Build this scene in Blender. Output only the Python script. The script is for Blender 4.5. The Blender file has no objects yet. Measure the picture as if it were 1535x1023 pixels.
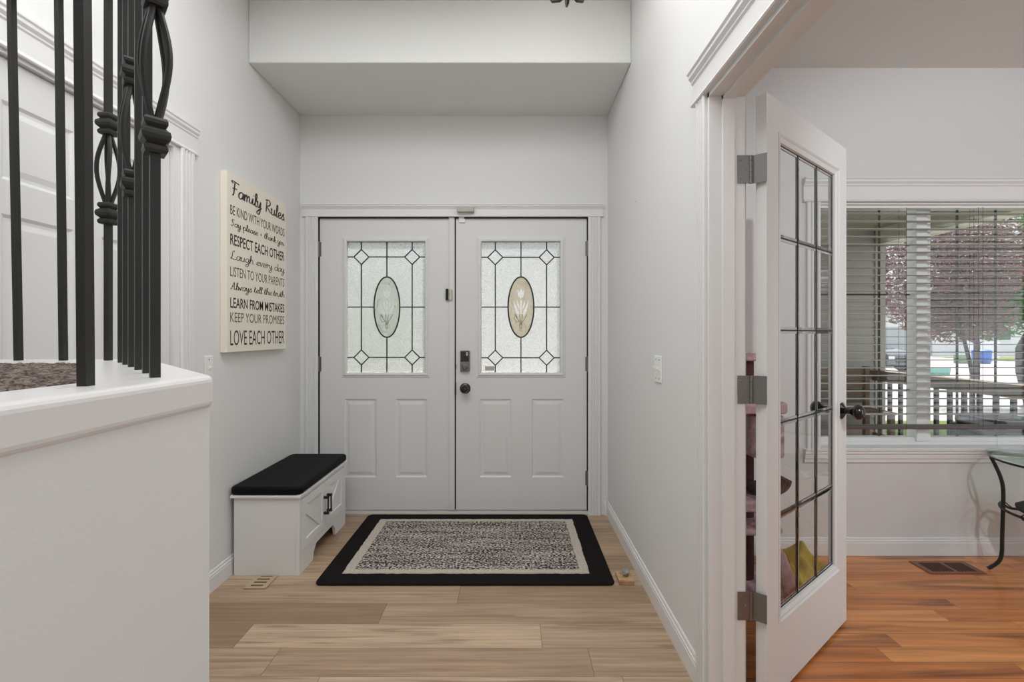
import bpy, bmesh, math, random
from mathutils import Vector, Matrix
random.seed(7)
PI = math.pi
S = bpy.context.scene
C = S.collection
F = 690.0; VX = 768.0; VY = 501.0; CH = 1.25      # focal length in pixels, vanishing point, eye height

# ------------------------------------------------------------------ camera
cd = bpy.data.cameras.new('camera'); cam = bpy.data.objects.new('camera', cd); C.objects.link(cam)
cam.location = (0, 0, CH); cam.rotation_euler = (PI/2, 0, 0)
cd.sensor_width = 36; cd.lens = F/1535*36
cd.shift_x = -(VX-767.5)/1535; cd.shift_y = (VY-511.5)/1535
cd.clip_start = 0.02; cd.clip_end = 400
S.camera = cam
S.view_settings.view_transform = 'Standard'; S.view_settings.look = 'None'
S.view_settings.gamma = 1; S.view_settings.use_curve_mapping = False
S.view_settings.exposure = 0.12

# ------------------------------------------------------------------ world, sun, fill lamps
w = bpy.data.worlds.new('world'); S.world = w; w.use_nodes = True
wn = w.node_tree.nodes; wl = w.node_tree.links
bg = wn['Background']; bg.inputs['Color'].default_value = (0.88, 0.94, 1.0, 1); bg.inputs['Strength'].default_value = 1.0

def lamp(name, kind, loc, energy, color=(1, 1, 1), size=0.1, rot=(0, 0, 0), size_y=None, spread=None):
    l = bpy.data.lights.new(name, kind); l.energy = energy; l.color = color
    if kind == 'AREA':
        l.size = size
        if size_y: l.shape = 'RECTANGLE'; l.size_y = size_y
        if spread: l.spread = spread
    elif kind == 'SUN': l.angle = size
    else: l.shadow_soft_size = size
    o = bpy.data.objects.new(name, l); o.location = loc; o.rotation_euler = rot
    C.objects.link(o); return o
sun = lamp('sun', 'SUN', (10, 8, 20), 5.5, (1, 0.95, 0.88), 0.02)
sun.rotation_euler = Vector((-0.36, -0.42, -0.84)).to_track_quat('-Z', 'Y').to_euler()
# added fill lamps out of view, and a spot placed by the table's shadow
lamp('hall_back_fill', 'AREA', (-0.1, -3.3, 1.0), 17, (0.985, 0.985, 1.0), 2.2, (PI/2, 0, 0), 1.8)  # area fill added behind the camera; the back wall has no opening
lamp('hall_top_fill', 'AREA', (-0.4, 1.0, 3.08), 37, (0.975, 0.985, 1.0), 1.7, (0, 0, 0))  # overhead fill added for the entry, without a fixture
lamp('study_side_fill', 'AREA', (4.9, 0.2, 1.3), 27, (0.87, 0.955, 1.0), 2.4, (0, PI/2, 0), 1.6)  # side fill added in the study; the wall behind it is solid
sp = lamp('study_spot', 'SPOT', (1.72, -0.2, 2.6), 92, (0.87, 0.955, 1.0), 0.04)
sp.data.spot_size = math.radians(84); sp.data.spot_blend = 0.6
sp.rotation_euler = (Vector((2.75, 2.6, 1.0))-sp.location).to_track_quat('-Z', 'Y').to_euler()
lamp('study_point_fill', 'POINT', (2.6, -0.9, 2.2), 24, (0.88, 0.96, 1.0), 0.08)  # small fill added to lift the study and its ceiling

# ------------------------------------------------------------------ materials
def mat(name, col, rough=0.5, metal=0.0, spec=0.5, bump=None, vary=None, coat=0.0):
    m = bpy.data.materials.new(name); m.use_nodes = True
    n = m.node_tree.nodes; l = m.node_tree.links; b = n['Principled BSDF']
    b.inputs['Base Color'].default_value = (*col, 1); b.inputs['Roughness'].default_value = rough
    b.inputs['Metallic'].default_value = metal; b.inputs['Specular IOR Level'].default_value = spec
    b.inputs['Coat Weight'].default_value = coat
    tc = n.new('ShaderNodeTexCoord')
    if vary:       # (scale xyz, amount, colour2)
        mp = n.new('ShaderNodeMapping'); mp.inputs['Scale'].default_value = vary[0]
        nz = n.new('ShaderNodeTexNoise'); nz.inputs['Scale'].default_value = 1; nz.inputs['Detail'].default_value = 5
        mx = n.new('ShaderNodeMix'); mx.data_type = 'RGBA'
        mx.inputs[6].default_value = (*col, 1); mx.inputs[7].default_value = (*vary[1], 1)
        rp = n.new('ShaderNodeMapRange'); rp.inputs[1].default_value = 0.38; rp.inputs[2].default_value = 0.62
        l.new(tc.outputs['Object'], mp.inputs[0]); l.new(mp.outputs[0], nz.inputs[0]); l.new(nz.outputs[0], rp.inputs[0])
        l.new(rp.outputs[0], mx.inputs[0]); l.new(mx.outputs[2], b.inputs['Base Color'])
    if bump:       # (scale, strength, distance)
        nb = n.new('ShaderNodeTexNoise'); nb.inputs['Scale'].default_value = bump[0]; nb.inputs['Detail'].default_value = 3
        bp = n.new('ShaderNodeBump'); bp.inputs['Strength'].default_value = bump[1]; bp.inputs['Distance'].default_value = bump[2]
        l.new(tc.outputs['Object'], nb.inputs[0]); l.new(nb.outputs[0], bp.inputs['Height']); l.new(bp.outputs[0], b.inputs['Normal'])
    return m

M = {}
M['wall'] = mat('wall_paint', (0.755, 0.757, 0.745), 0.6, bump=(160, 0.06, 0.004))
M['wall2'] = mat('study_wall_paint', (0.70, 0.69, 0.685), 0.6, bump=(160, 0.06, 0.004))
M['ceil'] = mat('ceiling_paint', (0.76, 0.77, 0.75), 0.8, bump=(90, 0.15, 0.004))
M['trim'] = mat('trim_paint', (0.77, 0.765, 0.755), 0.4)
M['cap'] = mat('ledge_paint', (0.755, 0.74, 0.728), 0.3)
M['door'] = mat('door_paint', (0.72, 0.72, 0.715), 0.4, bump=(30, 0.04, 0.003))
M['black_iron'] = mat('satin_black_iron', (0.022, 0.022, 0.020), 0.45, 0.0, 0.38, bump=(300, 0.15, 0.0008))
M['black'] = mat('gloss_black', (0.008, 0.008, 0.009), 0.18, 0.0, 0.6)
M['gap_shade'] = mat('black_gap_shade', (0.01, 0.01, 0.01), 0.9)  # black for shade painted into the door gaps
M['lead'] = mat('dark_lead_came', (0.02, 0.03, 0.028), 0.5, 0.2, 0.3)
M['nickel'] = mat('satin_nickel', (0.24, 0.235, 0.225), 0.5, 1.0)
M['chrome'] = mat('bright_metal', (0.75, 0.72, 0.66), 0.2, 1.0)
M['plastic'] = mat('white_plastic', (0.83, 0.83, 0.81), 0.35)
M['greyplastic'] = mat('sensor_plastic', (0.47, 0.43, 0.38), 0.45)
M['bench'] = mat('white_laminate', (0.80, 0.795, 0.785), 0.4)
M['cushion'] = mat('black_leatherette', (0.004, 0.004, 0.004), 0.6, spec=0.12, bump=(25, 0.25, 0.004))
M['canvas'] = mat('cream_canvas', (0.84, 0.79, 0.68), 0.8, bump=(600, 0.2, 0.0006))
M['ink'] = mat('charcoal_ink', (0.035, 0.033, 0.032), 0.8)
M['ink_light'] = mat('grey_ink', (0.12, 0.11, 0.10), 0.8)
M['vent_beige'] = mat('beige_vent_metal', (0.50, 0.38, 0.24), 0.45)
M['vent_brown'] = mat('brown_vent_metal', (0.20, 0.065, 0.03), 0.35)
M['threshold'] = mat('pale_threshold', (0.50, 0.47, 0.43), 0.45)
M['dark'] = mat('dark_hollow', (0.01, 0.01, 0.01), 0.9)
M['pine'] = mat('knotty_pine', (0.56, 0.36, 0.20), 0.5, vary=((30, 30, 120), (0.36, 0.19, 0.09)))
M['stone'] = mat('grey_green_stone', (0.20, 0.22, 0.17), 0.4, bump=(60, 0.6, 0.01), vary=((70, 70, 70), (0.62, 0.58, 0.52)))
M['pink'] = mat('pink_plush', (0.62, 0.40, 0.42), 0.95, spec=0.1, bump=(180, 0.6, 0.01), vary=((40, 40, 40), (0.48, 0.30, 0.32)))
M['maroon'] = mat('dark_maroon_sisal', (0.075, 0.022, 0.022), 0.9, bump=(300, 0.6, 0.004))
M['darkfab'] = mat('dark_brown_plush', (0.05, 0.036, 0.028), 0.95, bump=(150, 0.6, 0.01))
M['yellow'] = mat('mustard_fleece', (0.46, 0.35, 0.07), 0.95, bump=(120, 0.5, 0.01), vary=((14, 14, 14), (0.36, 0.28, 0.07)))
M['greencush'] = mat('dark_green_cloth', (0.03, 0.04, 0.032), 0.7, bump=(60, 0.5, 0.006))
M['slat'] = mat('blind_slat', (0.50, 0.49, 0.455), 0.4)
M['slatrail'] = mat('blind_bottom_rail', (0.085, 0.07, 0.055), 0.4)
M['cord'] = mat('blind_cord', (0.06, 0.055, 0.05), 0.8)
M['muntin'] = mat('dark_grille', (0.015, 0.015, 0.015), 0.5)
M['siding'] = mat('beige_grey_siding', (0.36, 0.355, 0.325), 0.6)
M['soffit'] = mat('olive_soffit', (0.27, 0.27, 0.21), 0.5)
M['beam'] = mat('pale_beam_paint', (0.46, 0.46, 0.36), 0.6)
M['railwood'] = mat('brown_stained_rail', (0.17, 0.115, 0.07), 0.6, vary=((20, 3, 20), (0.15, 0.10, 0.06)))
M['railblack'] = mat('black_rail_metal', (0.012, 0.013, 0.015), 0.4)
M['concrete'] = mat('pale_concrete', (0.62, 0.58, 0.57), 0.9, bump=(30, 0.3, 0.01), vary=((0.5, 0.5, 0.5), (0.54, 0.52, 0.52)))
M['lawn'] = mat('lawn_grass', (0.16, 0.24, 0.05), 0.95, bump=(60, 0.8, 0.03), vary=((3, 3, 3), (0.22, 0.26, 0.09)))
M['bark'] = mat('grey_bark', (0.09, 0.085, 0.09), 0.95, bump=(25, 0.8, 0.03))
def leafmat(name, c1, c2):
    m = mat(name, c1, 0.5, vary=((3.5, 3.5, 3.5), c2)); n = m.node_tree.nodes; l = m.node_tree.links
    b = n['Principled BSDF']; t = n.new('ShaderNodeBsdfTranslucent'); t.inputs[0].default_value = (*[min(1, v*1.5) for v in c1], 1)
    mx = n.new('ShaderNodeMixShader'); mx.inputs[0].default_value = 0.3
    l.new(b.outputs[0], mx.inputs[1]); l.new(t.outputs[0], mx.inputs[2]); l.new(mx.outputs[0], n['Material Output'].inputs[0]); return m
M['plum'] = leafmat('plum_leaf', (0.27, 0.125, 0.135), (0.09, 0.065, 0.055))
M['green'] = leafmat('green_leaf', (0.10, 0.24, 0.05), (0.05, 0.15, 0.06))
M['white_ext'] = mat('white_house_paint', (0.85, 0.86, 0.90), 0.7)
M['roof'] = mat('grey_shingle', (0.22, 0.22, 0.23), 0.9, bump=(8, 0.5, 0.05))
M['greyext'] = mat('grey_garage_panel', (0.45, 0.48, 0.52), 0.6)
M['bluebin'] = mat('blue_bin_plastic', (0.03, 0.14, 0.55), 0.4)
M['teal'] = mat('teal_plastic', (0.20, 0.48, 0.42), 0.5)
M['greenbox'] = mat('sage_metal', (0.20, 0.30, 0.20), 0.6)
M['carpaint'] = mat('charcoal_car_paint', (0.09, 0.10, 0.12), 0.2, 0.3, coat=0.7)
M['tire'] = mat('tyre_rubber', (0.02, 0.02, 0.02), 0.8)
M['carglass'] = mat('car_glass', (0.10, 0.13, 0.17), 0.05)
M['sticker'] = mat('sticker_paper', (0.72, 0.71, 0.70), 0.6)
M['stickergrey'] = mat('sticker_grey', (0.30, 0.29, 0.28), 0.6)

def glassmat(name, tint=(1, 1, 1), gl=0.07):
    m = bpy.data.materials.new(name); m.use_nodes = True; n = m.node_tree.nodes; l = m.node_tree.links
    n.remove(n['Principled BSDF']); t = n.new('ShaderNodeBsdfTransparent'); t.inputs[0].default_value = (*tint, 1)
    g = n.new('ShaderNodeBsdfGlossy'); g.inputs['Roughness'].default_value = 0.02
    mx = n.new('ShaderNodeMixShader'); lw = n.new('ShaderNodeLayerWeight'); lw.inputs[0].default_value = 0.5; pw = n.new('ShaderNodeMath'); pw.operation = 'POWER'; pw.inputs[1].default_value = 4; ad = n.new('ShaderNodeMath'); ad.operation = 'MULTIPLY_ADD'; ad.inputs[1].default_value = 0.7; ad.inputs[2].default_value = 0.03; l.new(lw.outputs['Facing'], pw.inputs[0]); l.new(pw.outputs[0], ad.inputs[0])
    l.new(ad.outputs[0], mx.inputs[0]); l.new(t.outputs[0], mx.inputs[1]); l.new(g.outputs[0], mx.inputs[2])
    l.new(mx.outputs[0], n['Material Output'].inputs[0]); return m
M['glass'] = glassmat('clear_glass', (0.97, 0.98, 0.97))
M['tableglass'] = glassmat('green_edge_glass', (0.86, 0.92, 0.89))
mb = bpy.data.materials.new('bevel_glass'); mb.use_nodes = True; pb = mb.node_tree.nodes['Principled BSDF']
pb.inputs['Transmission Weight'].default_value = 1; pb.inputs['Roughness'].default_value = 0.02; pb.inputs['IOR'].default_value = 1.45
M['bevelglass'] = mb
def textured_glass(name, tint, trans, bumpscale, rough=0.3):
    m = bpy.data.materials.new(name); m.use_nodes = True; n = m.node_tree.nodes; l = m.node_tree.links
    p = n['Principled BSDF']; p.inputs['Transmission Weight'].default_value = 1; p.inputs['Roughness'].default_value = rough
    p.inputs['Base Color'].default_value = (*tint, 1); p.inputs['IOR'].default_value = 1.3
    t = n.new('ShaderNodeBsdfTranslucent'); t.inputs[0].default_value = (*tint, 1)
    tc = n.new('ShaderNodeTexCoord'); nz = n.new('ShaderNodeTexNoise'); nz.inputs['Scale'].default_value = bumpscale
    nz.inputs['Detail'].default_value = 4; nz.inputs['Distortion'].default_value = 1.5
    bp = n.new('ShaderNodeBump'); bp.inputs['Strength'].default_value = 0.9; bp.inputs['Distance'].default_value = 0.02
    l.new(tc.outputs['Object'], nz.inputs[0]); l.new(nz.outputs[0], bp.inputs['Height'])
    l.new(bp.outputs[0], p.inputs['Normal']); l.new(bp.outputs[0], t.inputs['Normal'])
    mx = n.new('ShaderNodeMixShader'); mx.inputs[0].default_value = trans
    l.new(p.outputs[0], mx.inputs[1]); l.new(t.outputs[0], mx.inputs[2]); l.new(mx.outputs[0], n['Material Output'].inputs[0])
    return m
M['rainglass'] = textured_glass('textured_door_glass', (0.75, 0.765, 0.75), 0.35, 70, 0.12)
M['ovalA'] = textured_glass('frosted_oval_green', (0.86, 0.90, 0.84), 0.3, 14, 0.15)
M['ovalB'] = textured_glass('frosted_oval_beige', (0.86, 0.79, 0.66), 0.3, 14, 0.15)
M['etch'] = mat('white_etching', (0.85, 0.88, 0.86), 0.5)
M['etch'].node_tree.nodes['Principled BSDF'].inputs['Transmission Weight'].default_value = 0.6

def plankmat(name, c_dark, c_light, grain, gscale, streak=None, rough=0.4, thr=(0.54, 0.68)):
    m = bpy.data.materials.new(name); m.use_nodes = True; n = m.node_tree.nodes; l = m.node_tree.links; b = n['Principled BSDF']
    b.inputs['Roughness'].default_value = rough
    at = n.new('ShaderNodeAttribute'); at.attribute_name = 'tint'
    sep = n.new('ShaderNodeSeparateColor'); l.new(at.outputs['Color'], sep.inputs[0])
    tc = n.new('ShaderNodeTexCoord'); mp = n.new('ShaderNodeMapping'); mp.inputs['Scale'].default_value = gscale
    add = n.new('ShaderNodeVectorMath'); add.operation = 'ADD'
    cmb = n.new('ShaderNodeCombineXYZ'); mu = n.new('ShaderNodeMath'); mu.operation = 'MULTIPLY'; mu.inputs[1].default_value = 37
    l.new(sep.outputs[1], mu.inputs[0]); l.new(mu.outputs[0], cmb.inputs[2]); l.new(mu.outputs[0], cmb.inputs[0])
    l.new(tc.outputs['Object'], mp.inputs[0]); l.new(mp.outputs[0], add.inputs[0]); l.new(cmb.outputs[0], add.inputs[1])
    nz = n.new('ShaderNodeTexNoise'); nz.inputs['Scale'].default_value = 1; nz.inputs['Detail'].default_value = 6
    nz.inputs['Roughness'].default_value = 0.6; nz.inputs['Distortion'].default_value = 0.25
    l.new(add.outputs[0], nz.inputs[0])
    mx = n.new('ShaderNodeMix'); mx.data_type = 'RGBA'; mx.inputs[6].default_value = (*c_dark, 1); mx.inputs[7].default_value = (*c_light, 1)
    l.new(sep.outputs[0], mx.inputs[0])
    rp = n.new('ShaderNodeMapRange'); rp.inputs[1].default_value = 0.3; rp.inputs[2].default_value = 0.7
    rp.inputs[3].default_value = 1-grain; rp.inputs[4].default_value = 1+grain*0.6
    l.new(nz.outputs[0], rp.inputs[0])
    vm = n.new('ShaderNodeVectorMath'); vm.operation = 'SCALE'; l.new(mx.outputs[2], vm.inputs[0]); l.new(rp.outputs[0], vm.inputs['Scale'])
    out = vm.outputs[0]
    if streak:
        n2 = n.new('ShaderNodeTexNoise'); n2.inputs['Scale'].default_value = 1; n2.inputs['Detail'].default_value = 4; n2.inputs['Distortion'].default_value = 0.5
        m2 = n.new('ShaderNodeVectorMath'); m2.operation = 'MULTIPLY'; m2.inputs[1].default_value = streak[1]
        l.new(add.outputs[0], m2.inputs[0]); l.new(m2.outputs[0], n2.inputs[0])
        r2 = n.new('ShaderNodeMapRange'); r2.inputs[1].default_value = thr[0]; r2.inputs[2].default_value = thr[1]; l.new(n2.outputs[0], r2.inputs[0])
        mm = n.new('ShaderNodeMix'); mm.data_type = 'RGBA'; mm.inputs[7].default_value = (*streak[0], 1)
        l.new(r2.outputs[0], mm.inputs[0]); l.new(out, mm.inputs[6]); out = mm.outputs[2]
    l.new(out, b.inputs['Base Color'])
    bp = n.new('ShaderNodeBump'); bp.inputs['Strength'].default_value = 0.12; bp.inputs['Distance'].default_value = 0.002
    l.new(nz.outputs[0], bp.inputs['Height']); l.new(bp.outputs[0], b.inputs['Normal'])
    return m
M['oak'] = plankmat('oak_planks', (0.33, 0.215, 0.13), (0.70, 0.52, 0.36), 0.30, (2.2, 60, 1), ((0.30, 0.20, 0.13), (0.9, 0.8, 1)), 0.42)
M['tiger'] = plankmat('tigerwood_strips', (0.58, 0.19, 0.055), (0.84, 0.37, 0.125), 0.35, (1.2, 22, 1), ((0.15, 0.045, 0.022), (0.7, 0.55, 1)), 0.25, (0.54, 0.72))

# rug weave and carpet
def weave():
    m = bpy.data.materials.new('tweed_weave'); m.use_nodes = True; n = m.node_tree.nodes; l = m.node_tree.links; b = n['Principled BSDF']
    b.inputs['Roughness'].default_value = 0.95
    tc = n.new('ShaderNodeTexCoord')
    def noise(sc, det):
        mp = n.new('ShaderNodeMapping'); mp.inputs['Scale'].default_value = sc
        z = n.new('ShaderNodeTexNoise'); z.inputs['Scale'].default_value = 1; z.inputs['Detail'].default_value = det
        l.new(tc.outputs['Object'], mp.inputs[0]); l.new(mp.outputs[0], z.inputs[0]); return z.outputs[0]
    a = noise((75, 140, 1), 1); c = noise((2.5, 26, 1), 3)
    s = n.new('ShaderNodeMath'); s.operation = 'MULTIPLY_ADD'; s.inputs[1].default_value = 0.25; l.new(c, s.inputs[0]); l.new(a, s.inputs[2])
    r = n.new('ShaderNodeMapRange'); r.inputs[1].default_value = 0.60; r.inputs[2].default_value = 0.69; l.new(s.outputs[0], r.inputs[0])
    mx = n.new('ShaderNodeMix'); mx.data_type = 'RGBA'; mx.inputs[6].default_value = (0.018, 0.016, 0.016, 1); mx.inputs[7].default_value = (0.60, 0.54, 0.47, 1)
    l.new(r.outputs[0], mx.inputs[0]); l.new(mx.outputs[2], b.inputs['Base Color'])
    bp = n.new('ShaderNodeBump'); bp.inputs['Strength'].default_value = 0.6; bp.inputs['Distance'].default_value = 0.003
    l.new(a, bp.inputs['Height']); l.new(bp.outputs[0], b.inputs['Normal']); return m
M['weave'] = weave()
M['rugblack'] = mat('black_pile', (0.012, 0.010, 0.010), 0.95, spec=0.1, bump=(250, 0.7, 0.004))
M['rugcream'] = mat('cream_pile', (0.60, 0.54, 0.46), 0.95, bump=(250, 0.7, 0.004), vary=((90, 90, 90), (0.48, 0.42, 0.36)))
M['carpet'] = mat('landing_carpet', (0.34, 0.275, 0.24), 1.0, spec=0.1, bump=(220, 0.8, 0.01), vary=((90, 90, 90), (0.11, 0.085, 0.075)))

# ------------------------------------------------------------------ mesh helpers
def bx(bm, x0, x1, y0, y1, z0, z1, mi=0):
    v = [bm.verts.new(p) for p in [(x0,y0,z0),(x1,y0,z0),(x1,y1,z0),(x0,y1,z0),(x0,y0,z1),(x1,y0,z1),(x1,y1,z1),(x0,y1,z1)]]
    for f in [(0,3,2,1),(4,5,6,7),(0,1,5,4),(1,2,6,5),(2,3,7,6),(3,0,4,7)]:
        bm.faces.new([v[i] for i in f]).material_index = mi
def prism(bm, pts, z0, z1, frame=None):
    """polygon pts (u,v) extruded from z0 to z1; frame maps (u,v,w)->xyz"""
    fr = frame or (lambda u, v, w: (u, v, w))
    a = [bm.verts.new(fr(u, v, z0)) for u, v in pts]; b = [bm.verts.new(fr(u, v, z1)) for u, v in pts]
    n = len(pts); bm.faces.new(a[::-1]); bm.faces.new(b)
    for i in range(n): bm.faces.new([a[i], a[(i+1) % n], b[(i+1) % n], b[i]])
def tube(bm, pts, r, n=8, closed=False, square=False):
    pts = [Vector(p) for p in pts]; k = len(pts); rings = []
    up = Vector((0, 0, 1)); prev = None
    for i, p in enumerate(pts):
        if closed: t = pts[(i+1) % k]-pts[i-1]
        else: t = pts[min(i+1, k-1)]-pts[max(i-1, 0)]
        t.normalize()
        if prev is None:
            ref = up if abs(t.z) < 0.95 else Vector((1, 0, 0)); s = t.cross(ref).normalized()
        else:
            s = (prev - t*prev.dot(t)).normalized()
        prev = s; u = s.cross(t)
        rr = r[i] if isinstance(r, (list, tuple)) else r
        off = PI/4 if square else 0
        rings.append([bm.verts.new(p + (s*math.cos(2*PI*j/n+off)+u*math.sin(2*PI*j/n+off))*rr) for j in range(n)])
    m = k if closed else k-1
    for i in range(m):
        A = rings[i]; B = rings[(i+1) % k]
        for j in range(n): bm.faces.new([A[j], A[(j+1) % n], B[(j+1) % n], B[j]])
    if not closed: bm.faces.new(rings[0][::-1]); bm.faces.new(rings[-1])
def lathe(bm, prof, c, n=24, axis=Vector((0, 0, 1)), rot=0.0, sides=None):
    """prof: (r, h) along axis through c"""
    a = Vector(axis).normalized(); ref = Vector((0, 0, 1)) if abs(a.z) < 0.9 else Vector((1, 0, 0))
    s = a.cross(ref).normalized(); u = a.cross(s); rings = []; c = Vector(c)
    for r, h in prof:
        rings.append([bm.verts.new(c+a*h+(s*math.cos(2*PI*j/n+rot)+u*math.sin(2*PI*j/n+rot))*max(r, 1e-5)) for j in range(n)])
    for i in range(len(rings)-1):
        for j in range(n): bm.faces.new([rings[i][j], rings[i][(j+1) % n], rings[i+1][(j+1) % n], rings[i+1][j]])
    bm.faces.new(rings[0][::-1]); bm.faces.new(rings[-1])
def obj(name, bm, m, parent=None, bevel=0, smooth=False, loc=None, rotz=None, seg=2):
    bmesh.ops.recalc_face_normals(bm, faces=bm.faces)
    me = bpy.data.meshes.new(name); bm.to_mesh(me); bm.free()
    for mm in (m if isinstance(m, (list, tuple)) else [m]): me.materials.append(mm)
    if smooth:
        for p in me.polygons: p.use_smooth = True
        if smooth != 'all': me.set_sharp_from_angle(angle=math.radians(40))
    o = bpy.data.objects.new(name, me); C.objects.link(o)
    if loc: o.location = loc
    if rotz: o.rotation_euler.z = rotz
    if parent: o.parent = parent
    if bevel:
        b = o.modifiers.new('bevel', 'BEVEL'); b.width = bevel; b.segments = seg; b.limit_method = 'ANGLE'; b.angle_limit = math.radians(40)
    return o
def tag(o, label, cat, group=None, kind=None):
    o['label'] = label; o['category'] = cat
    if group: o['group'] = group
    if kind: o['kind'] = kind
    return o
def thing(name, label, cat, loc=(0, 0, 0), rotz=0, group=None, kind=None):
    o = bpy.data.objects.new(name, None); C.objects.link(o); o.location = loc; o.rotation_euler.z = rotz
    o.empty_display_size = 0.1
    return tag(o, label, cat, group, kind)
def B(): return bmesh.new()
def P(px, py, Y): return ((px-VX)*Y/F, CH+(VY-py)*Y/F)
def dup(o, parent=None):
    c = o.copy(); C.objects.link(c); c.parent = parent
    for ch in [x for x in bpy.data.objects if x.parent == o]: dup(ch, c)
    return c

def leaf_mesh(bm, x0, x1, z0, z1, T, panels=(), holes=(), prof=((0, 0), (0.010, 0.006), (0.020, 0.006), (0.038, 0.0015))):
    """door leaf, front face at y=0 facing -y, thickness T; panels embossed in the front, holes pass through"""
    xs = sorted({x0, x1, *[v for p in list(panels)+list(holes) for v in p[:2]]})
    zs = sorted({z0, z1, *[v for p in list(panels)+list(holes) for v in p[2:]]})
    inside = lambda r, x, z: r[0] < x < r[1] and r[2] < z < r[3]
    V = {}
    def vt(x, y, z):
        k = (round(x, 6), round(y, 6), round(z, 6))
        if k not in V: V[k] = bm.verts.new(k)
        return V[k]
    def q(*c): 
        try: bm.faces.new([vt(*p) for p in c])
        except ValueError: pass
    for i in range(len(xs)-1):
        for j in range(len(zs)-1):
            a, b, c, d = xs[i], xs[i+1], zs[j], zs[j+1]; mx, mz = (a+b)/2, (c+d)/2
            h = any(inside(r, mx, mz) for r in holes)
            if h: continue
            if not any(inside(r, mx, mz) for r in panels): q((a,0,c),(b,0,c),(b,0,d),(a,0,d))
            q((a,T,c),(a,T,d),(b,T,d),(b,T,c))
    def rim(r, flip):
        # sides of a rectangle, split at every grid line
        X = [x for x in xs if r[0] <= x <= r[1]]; Z = [z for z in zs if r[2] <= z <= r[3]]
        for a, b in zip(X, X[1:]):
            q((a,0,r[2]),(b,0,r[2]),(b,T,r[2]),(a,T,r[2])); q((a,0,r[3]),(b,0,r[3]),(b,T,r[3]),(a,T,r[3]))
        for a, b in zip(Z, Z[1:]):
            q((r[0],0,a),(r[0],0,b),(r[0],T,b),(r[0],T,a)); q((r[1],0,a),(r[1],0,b),(r[1],T,b),(r[1],T,a))
    rim((x0, x1, z0, z1), 0)
    for h in holes: rim(h, 1)
    for p in panels:
        prev = None
        for ins, dep in prof:
            c = [(p[0]+ins, dep, p[2]+ins), (p[1]-ins, dep, p[2]+ins), (p[1]-ins, dep, p[3]-ins), (p[0]+ins, dep, p[3]-ins)]
            vs = [bm.verts.new(t) for t in c]
            if prev:
                for k in range(4): bm.faces.new([prev[k], prev[(k+1) % 4], vs[(k+1) % 4], vs[k]])
            prev = vs
        bm.faces.new(prev)
def frame_ring(bm, x0, x1, z0, z1, prof, closed_shape=True):
    """moulding ring around an opening: prof list of (outset, y) swept round the rectangle"""
    rings = []
    for o, y in prof:
        rings.append([bm.verts.new(t) for t in [(x0-o, y, z0-o), (x1+o, y, z0-o), (x1+o, y, z1+o), (x0-o, y, z1+o)]])
    for a, b in zip(rings, rings[1:]+rings[:1]):
        for k in range(4): bm.faces.new([a[k], a[(k+1) % 4], b[(k+1) % 4], b[k]])

# ------------------------------------------------------------------ floors
def plank_floor(name, label, x0, x1, y0, y1, wdt, lens, ystart, fixed, m, zt=0.0):
    bm = B(); lay = bm.loops.layers.color.new('tint')
    k = math.floor((y0-ystart)/wdt)
    while ystart+k*wdt < y1:
        a = max(y0, ystart+k*wdt); b = min(y1, ystart+(k+1)*wdt)
        if k in fixed: js = [x0]+[j for j, t in fixed[k]]+[x1]; ts = [t for j, t in fixed[k]]; ts = [fixed[k, 'first']]+ts
        else:
            js = [x0]; x = x0-random.random()*lens
            while x < x1:
                x += lens*random.uniform(0.75, 1.1)
                if x0+0.15 < x < x1-0.15: js.append(x)
            js.append(x1); ts = [random.uniform(0.3, 0.85) for _ in js]
        for i in range(len(js)-1):
            g = 0.0006
            v = [bm.verts.new(p) for p in [(js[i]+g, a+g, zt), (js[i+1]-g, a+g, zt), (js[i+1]-g, b-g, zt), (js[i]+g, b-g, zt)]]
            f = bm.faces.new(v); r = random.random()
            for lp in f.loops: lp[lay] = (ts[i], r, 0, 1)
        k += 1
    f0 = len(bm.faces)
    bx(bm, x0, x1, y0, y1, zt-0.12, zt-0.0008, 1)
    o = obj(name, bm, [m, M['dark']]); return tag(o, label, 'floor', kind='structure')
fx = {0: [(-0.92, 0.55), (0.30, 0.62)], (0, 'first'): 0.62, 1: [(-1.113, 0.85), (0.119, 0.70)], (1, 'first'): 0.12,
      2: [(-0.58, 0.60)], (2, 'first'): 0.05, 3: [(-0.256, 0.42)], (3, 'first'): 0.62, -1: [(-0.7, 0.8), (0.4, 0.7)], (-1, 'first'): 0.7}
plank_floor('floor', 'light oak plank floor of the entry hall', -1.465, 0.70, -3.4, 3.22, 0.1525, 1.3, 1.6785, fx, M['oak'])
plank_floor('floor', 'glossy orange tigerwood strip floor of the side room', 0.70, 5.2, -2.4, 2.605, 0.083, 1.1, 0.01, {}, M['tiger'])

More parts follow.
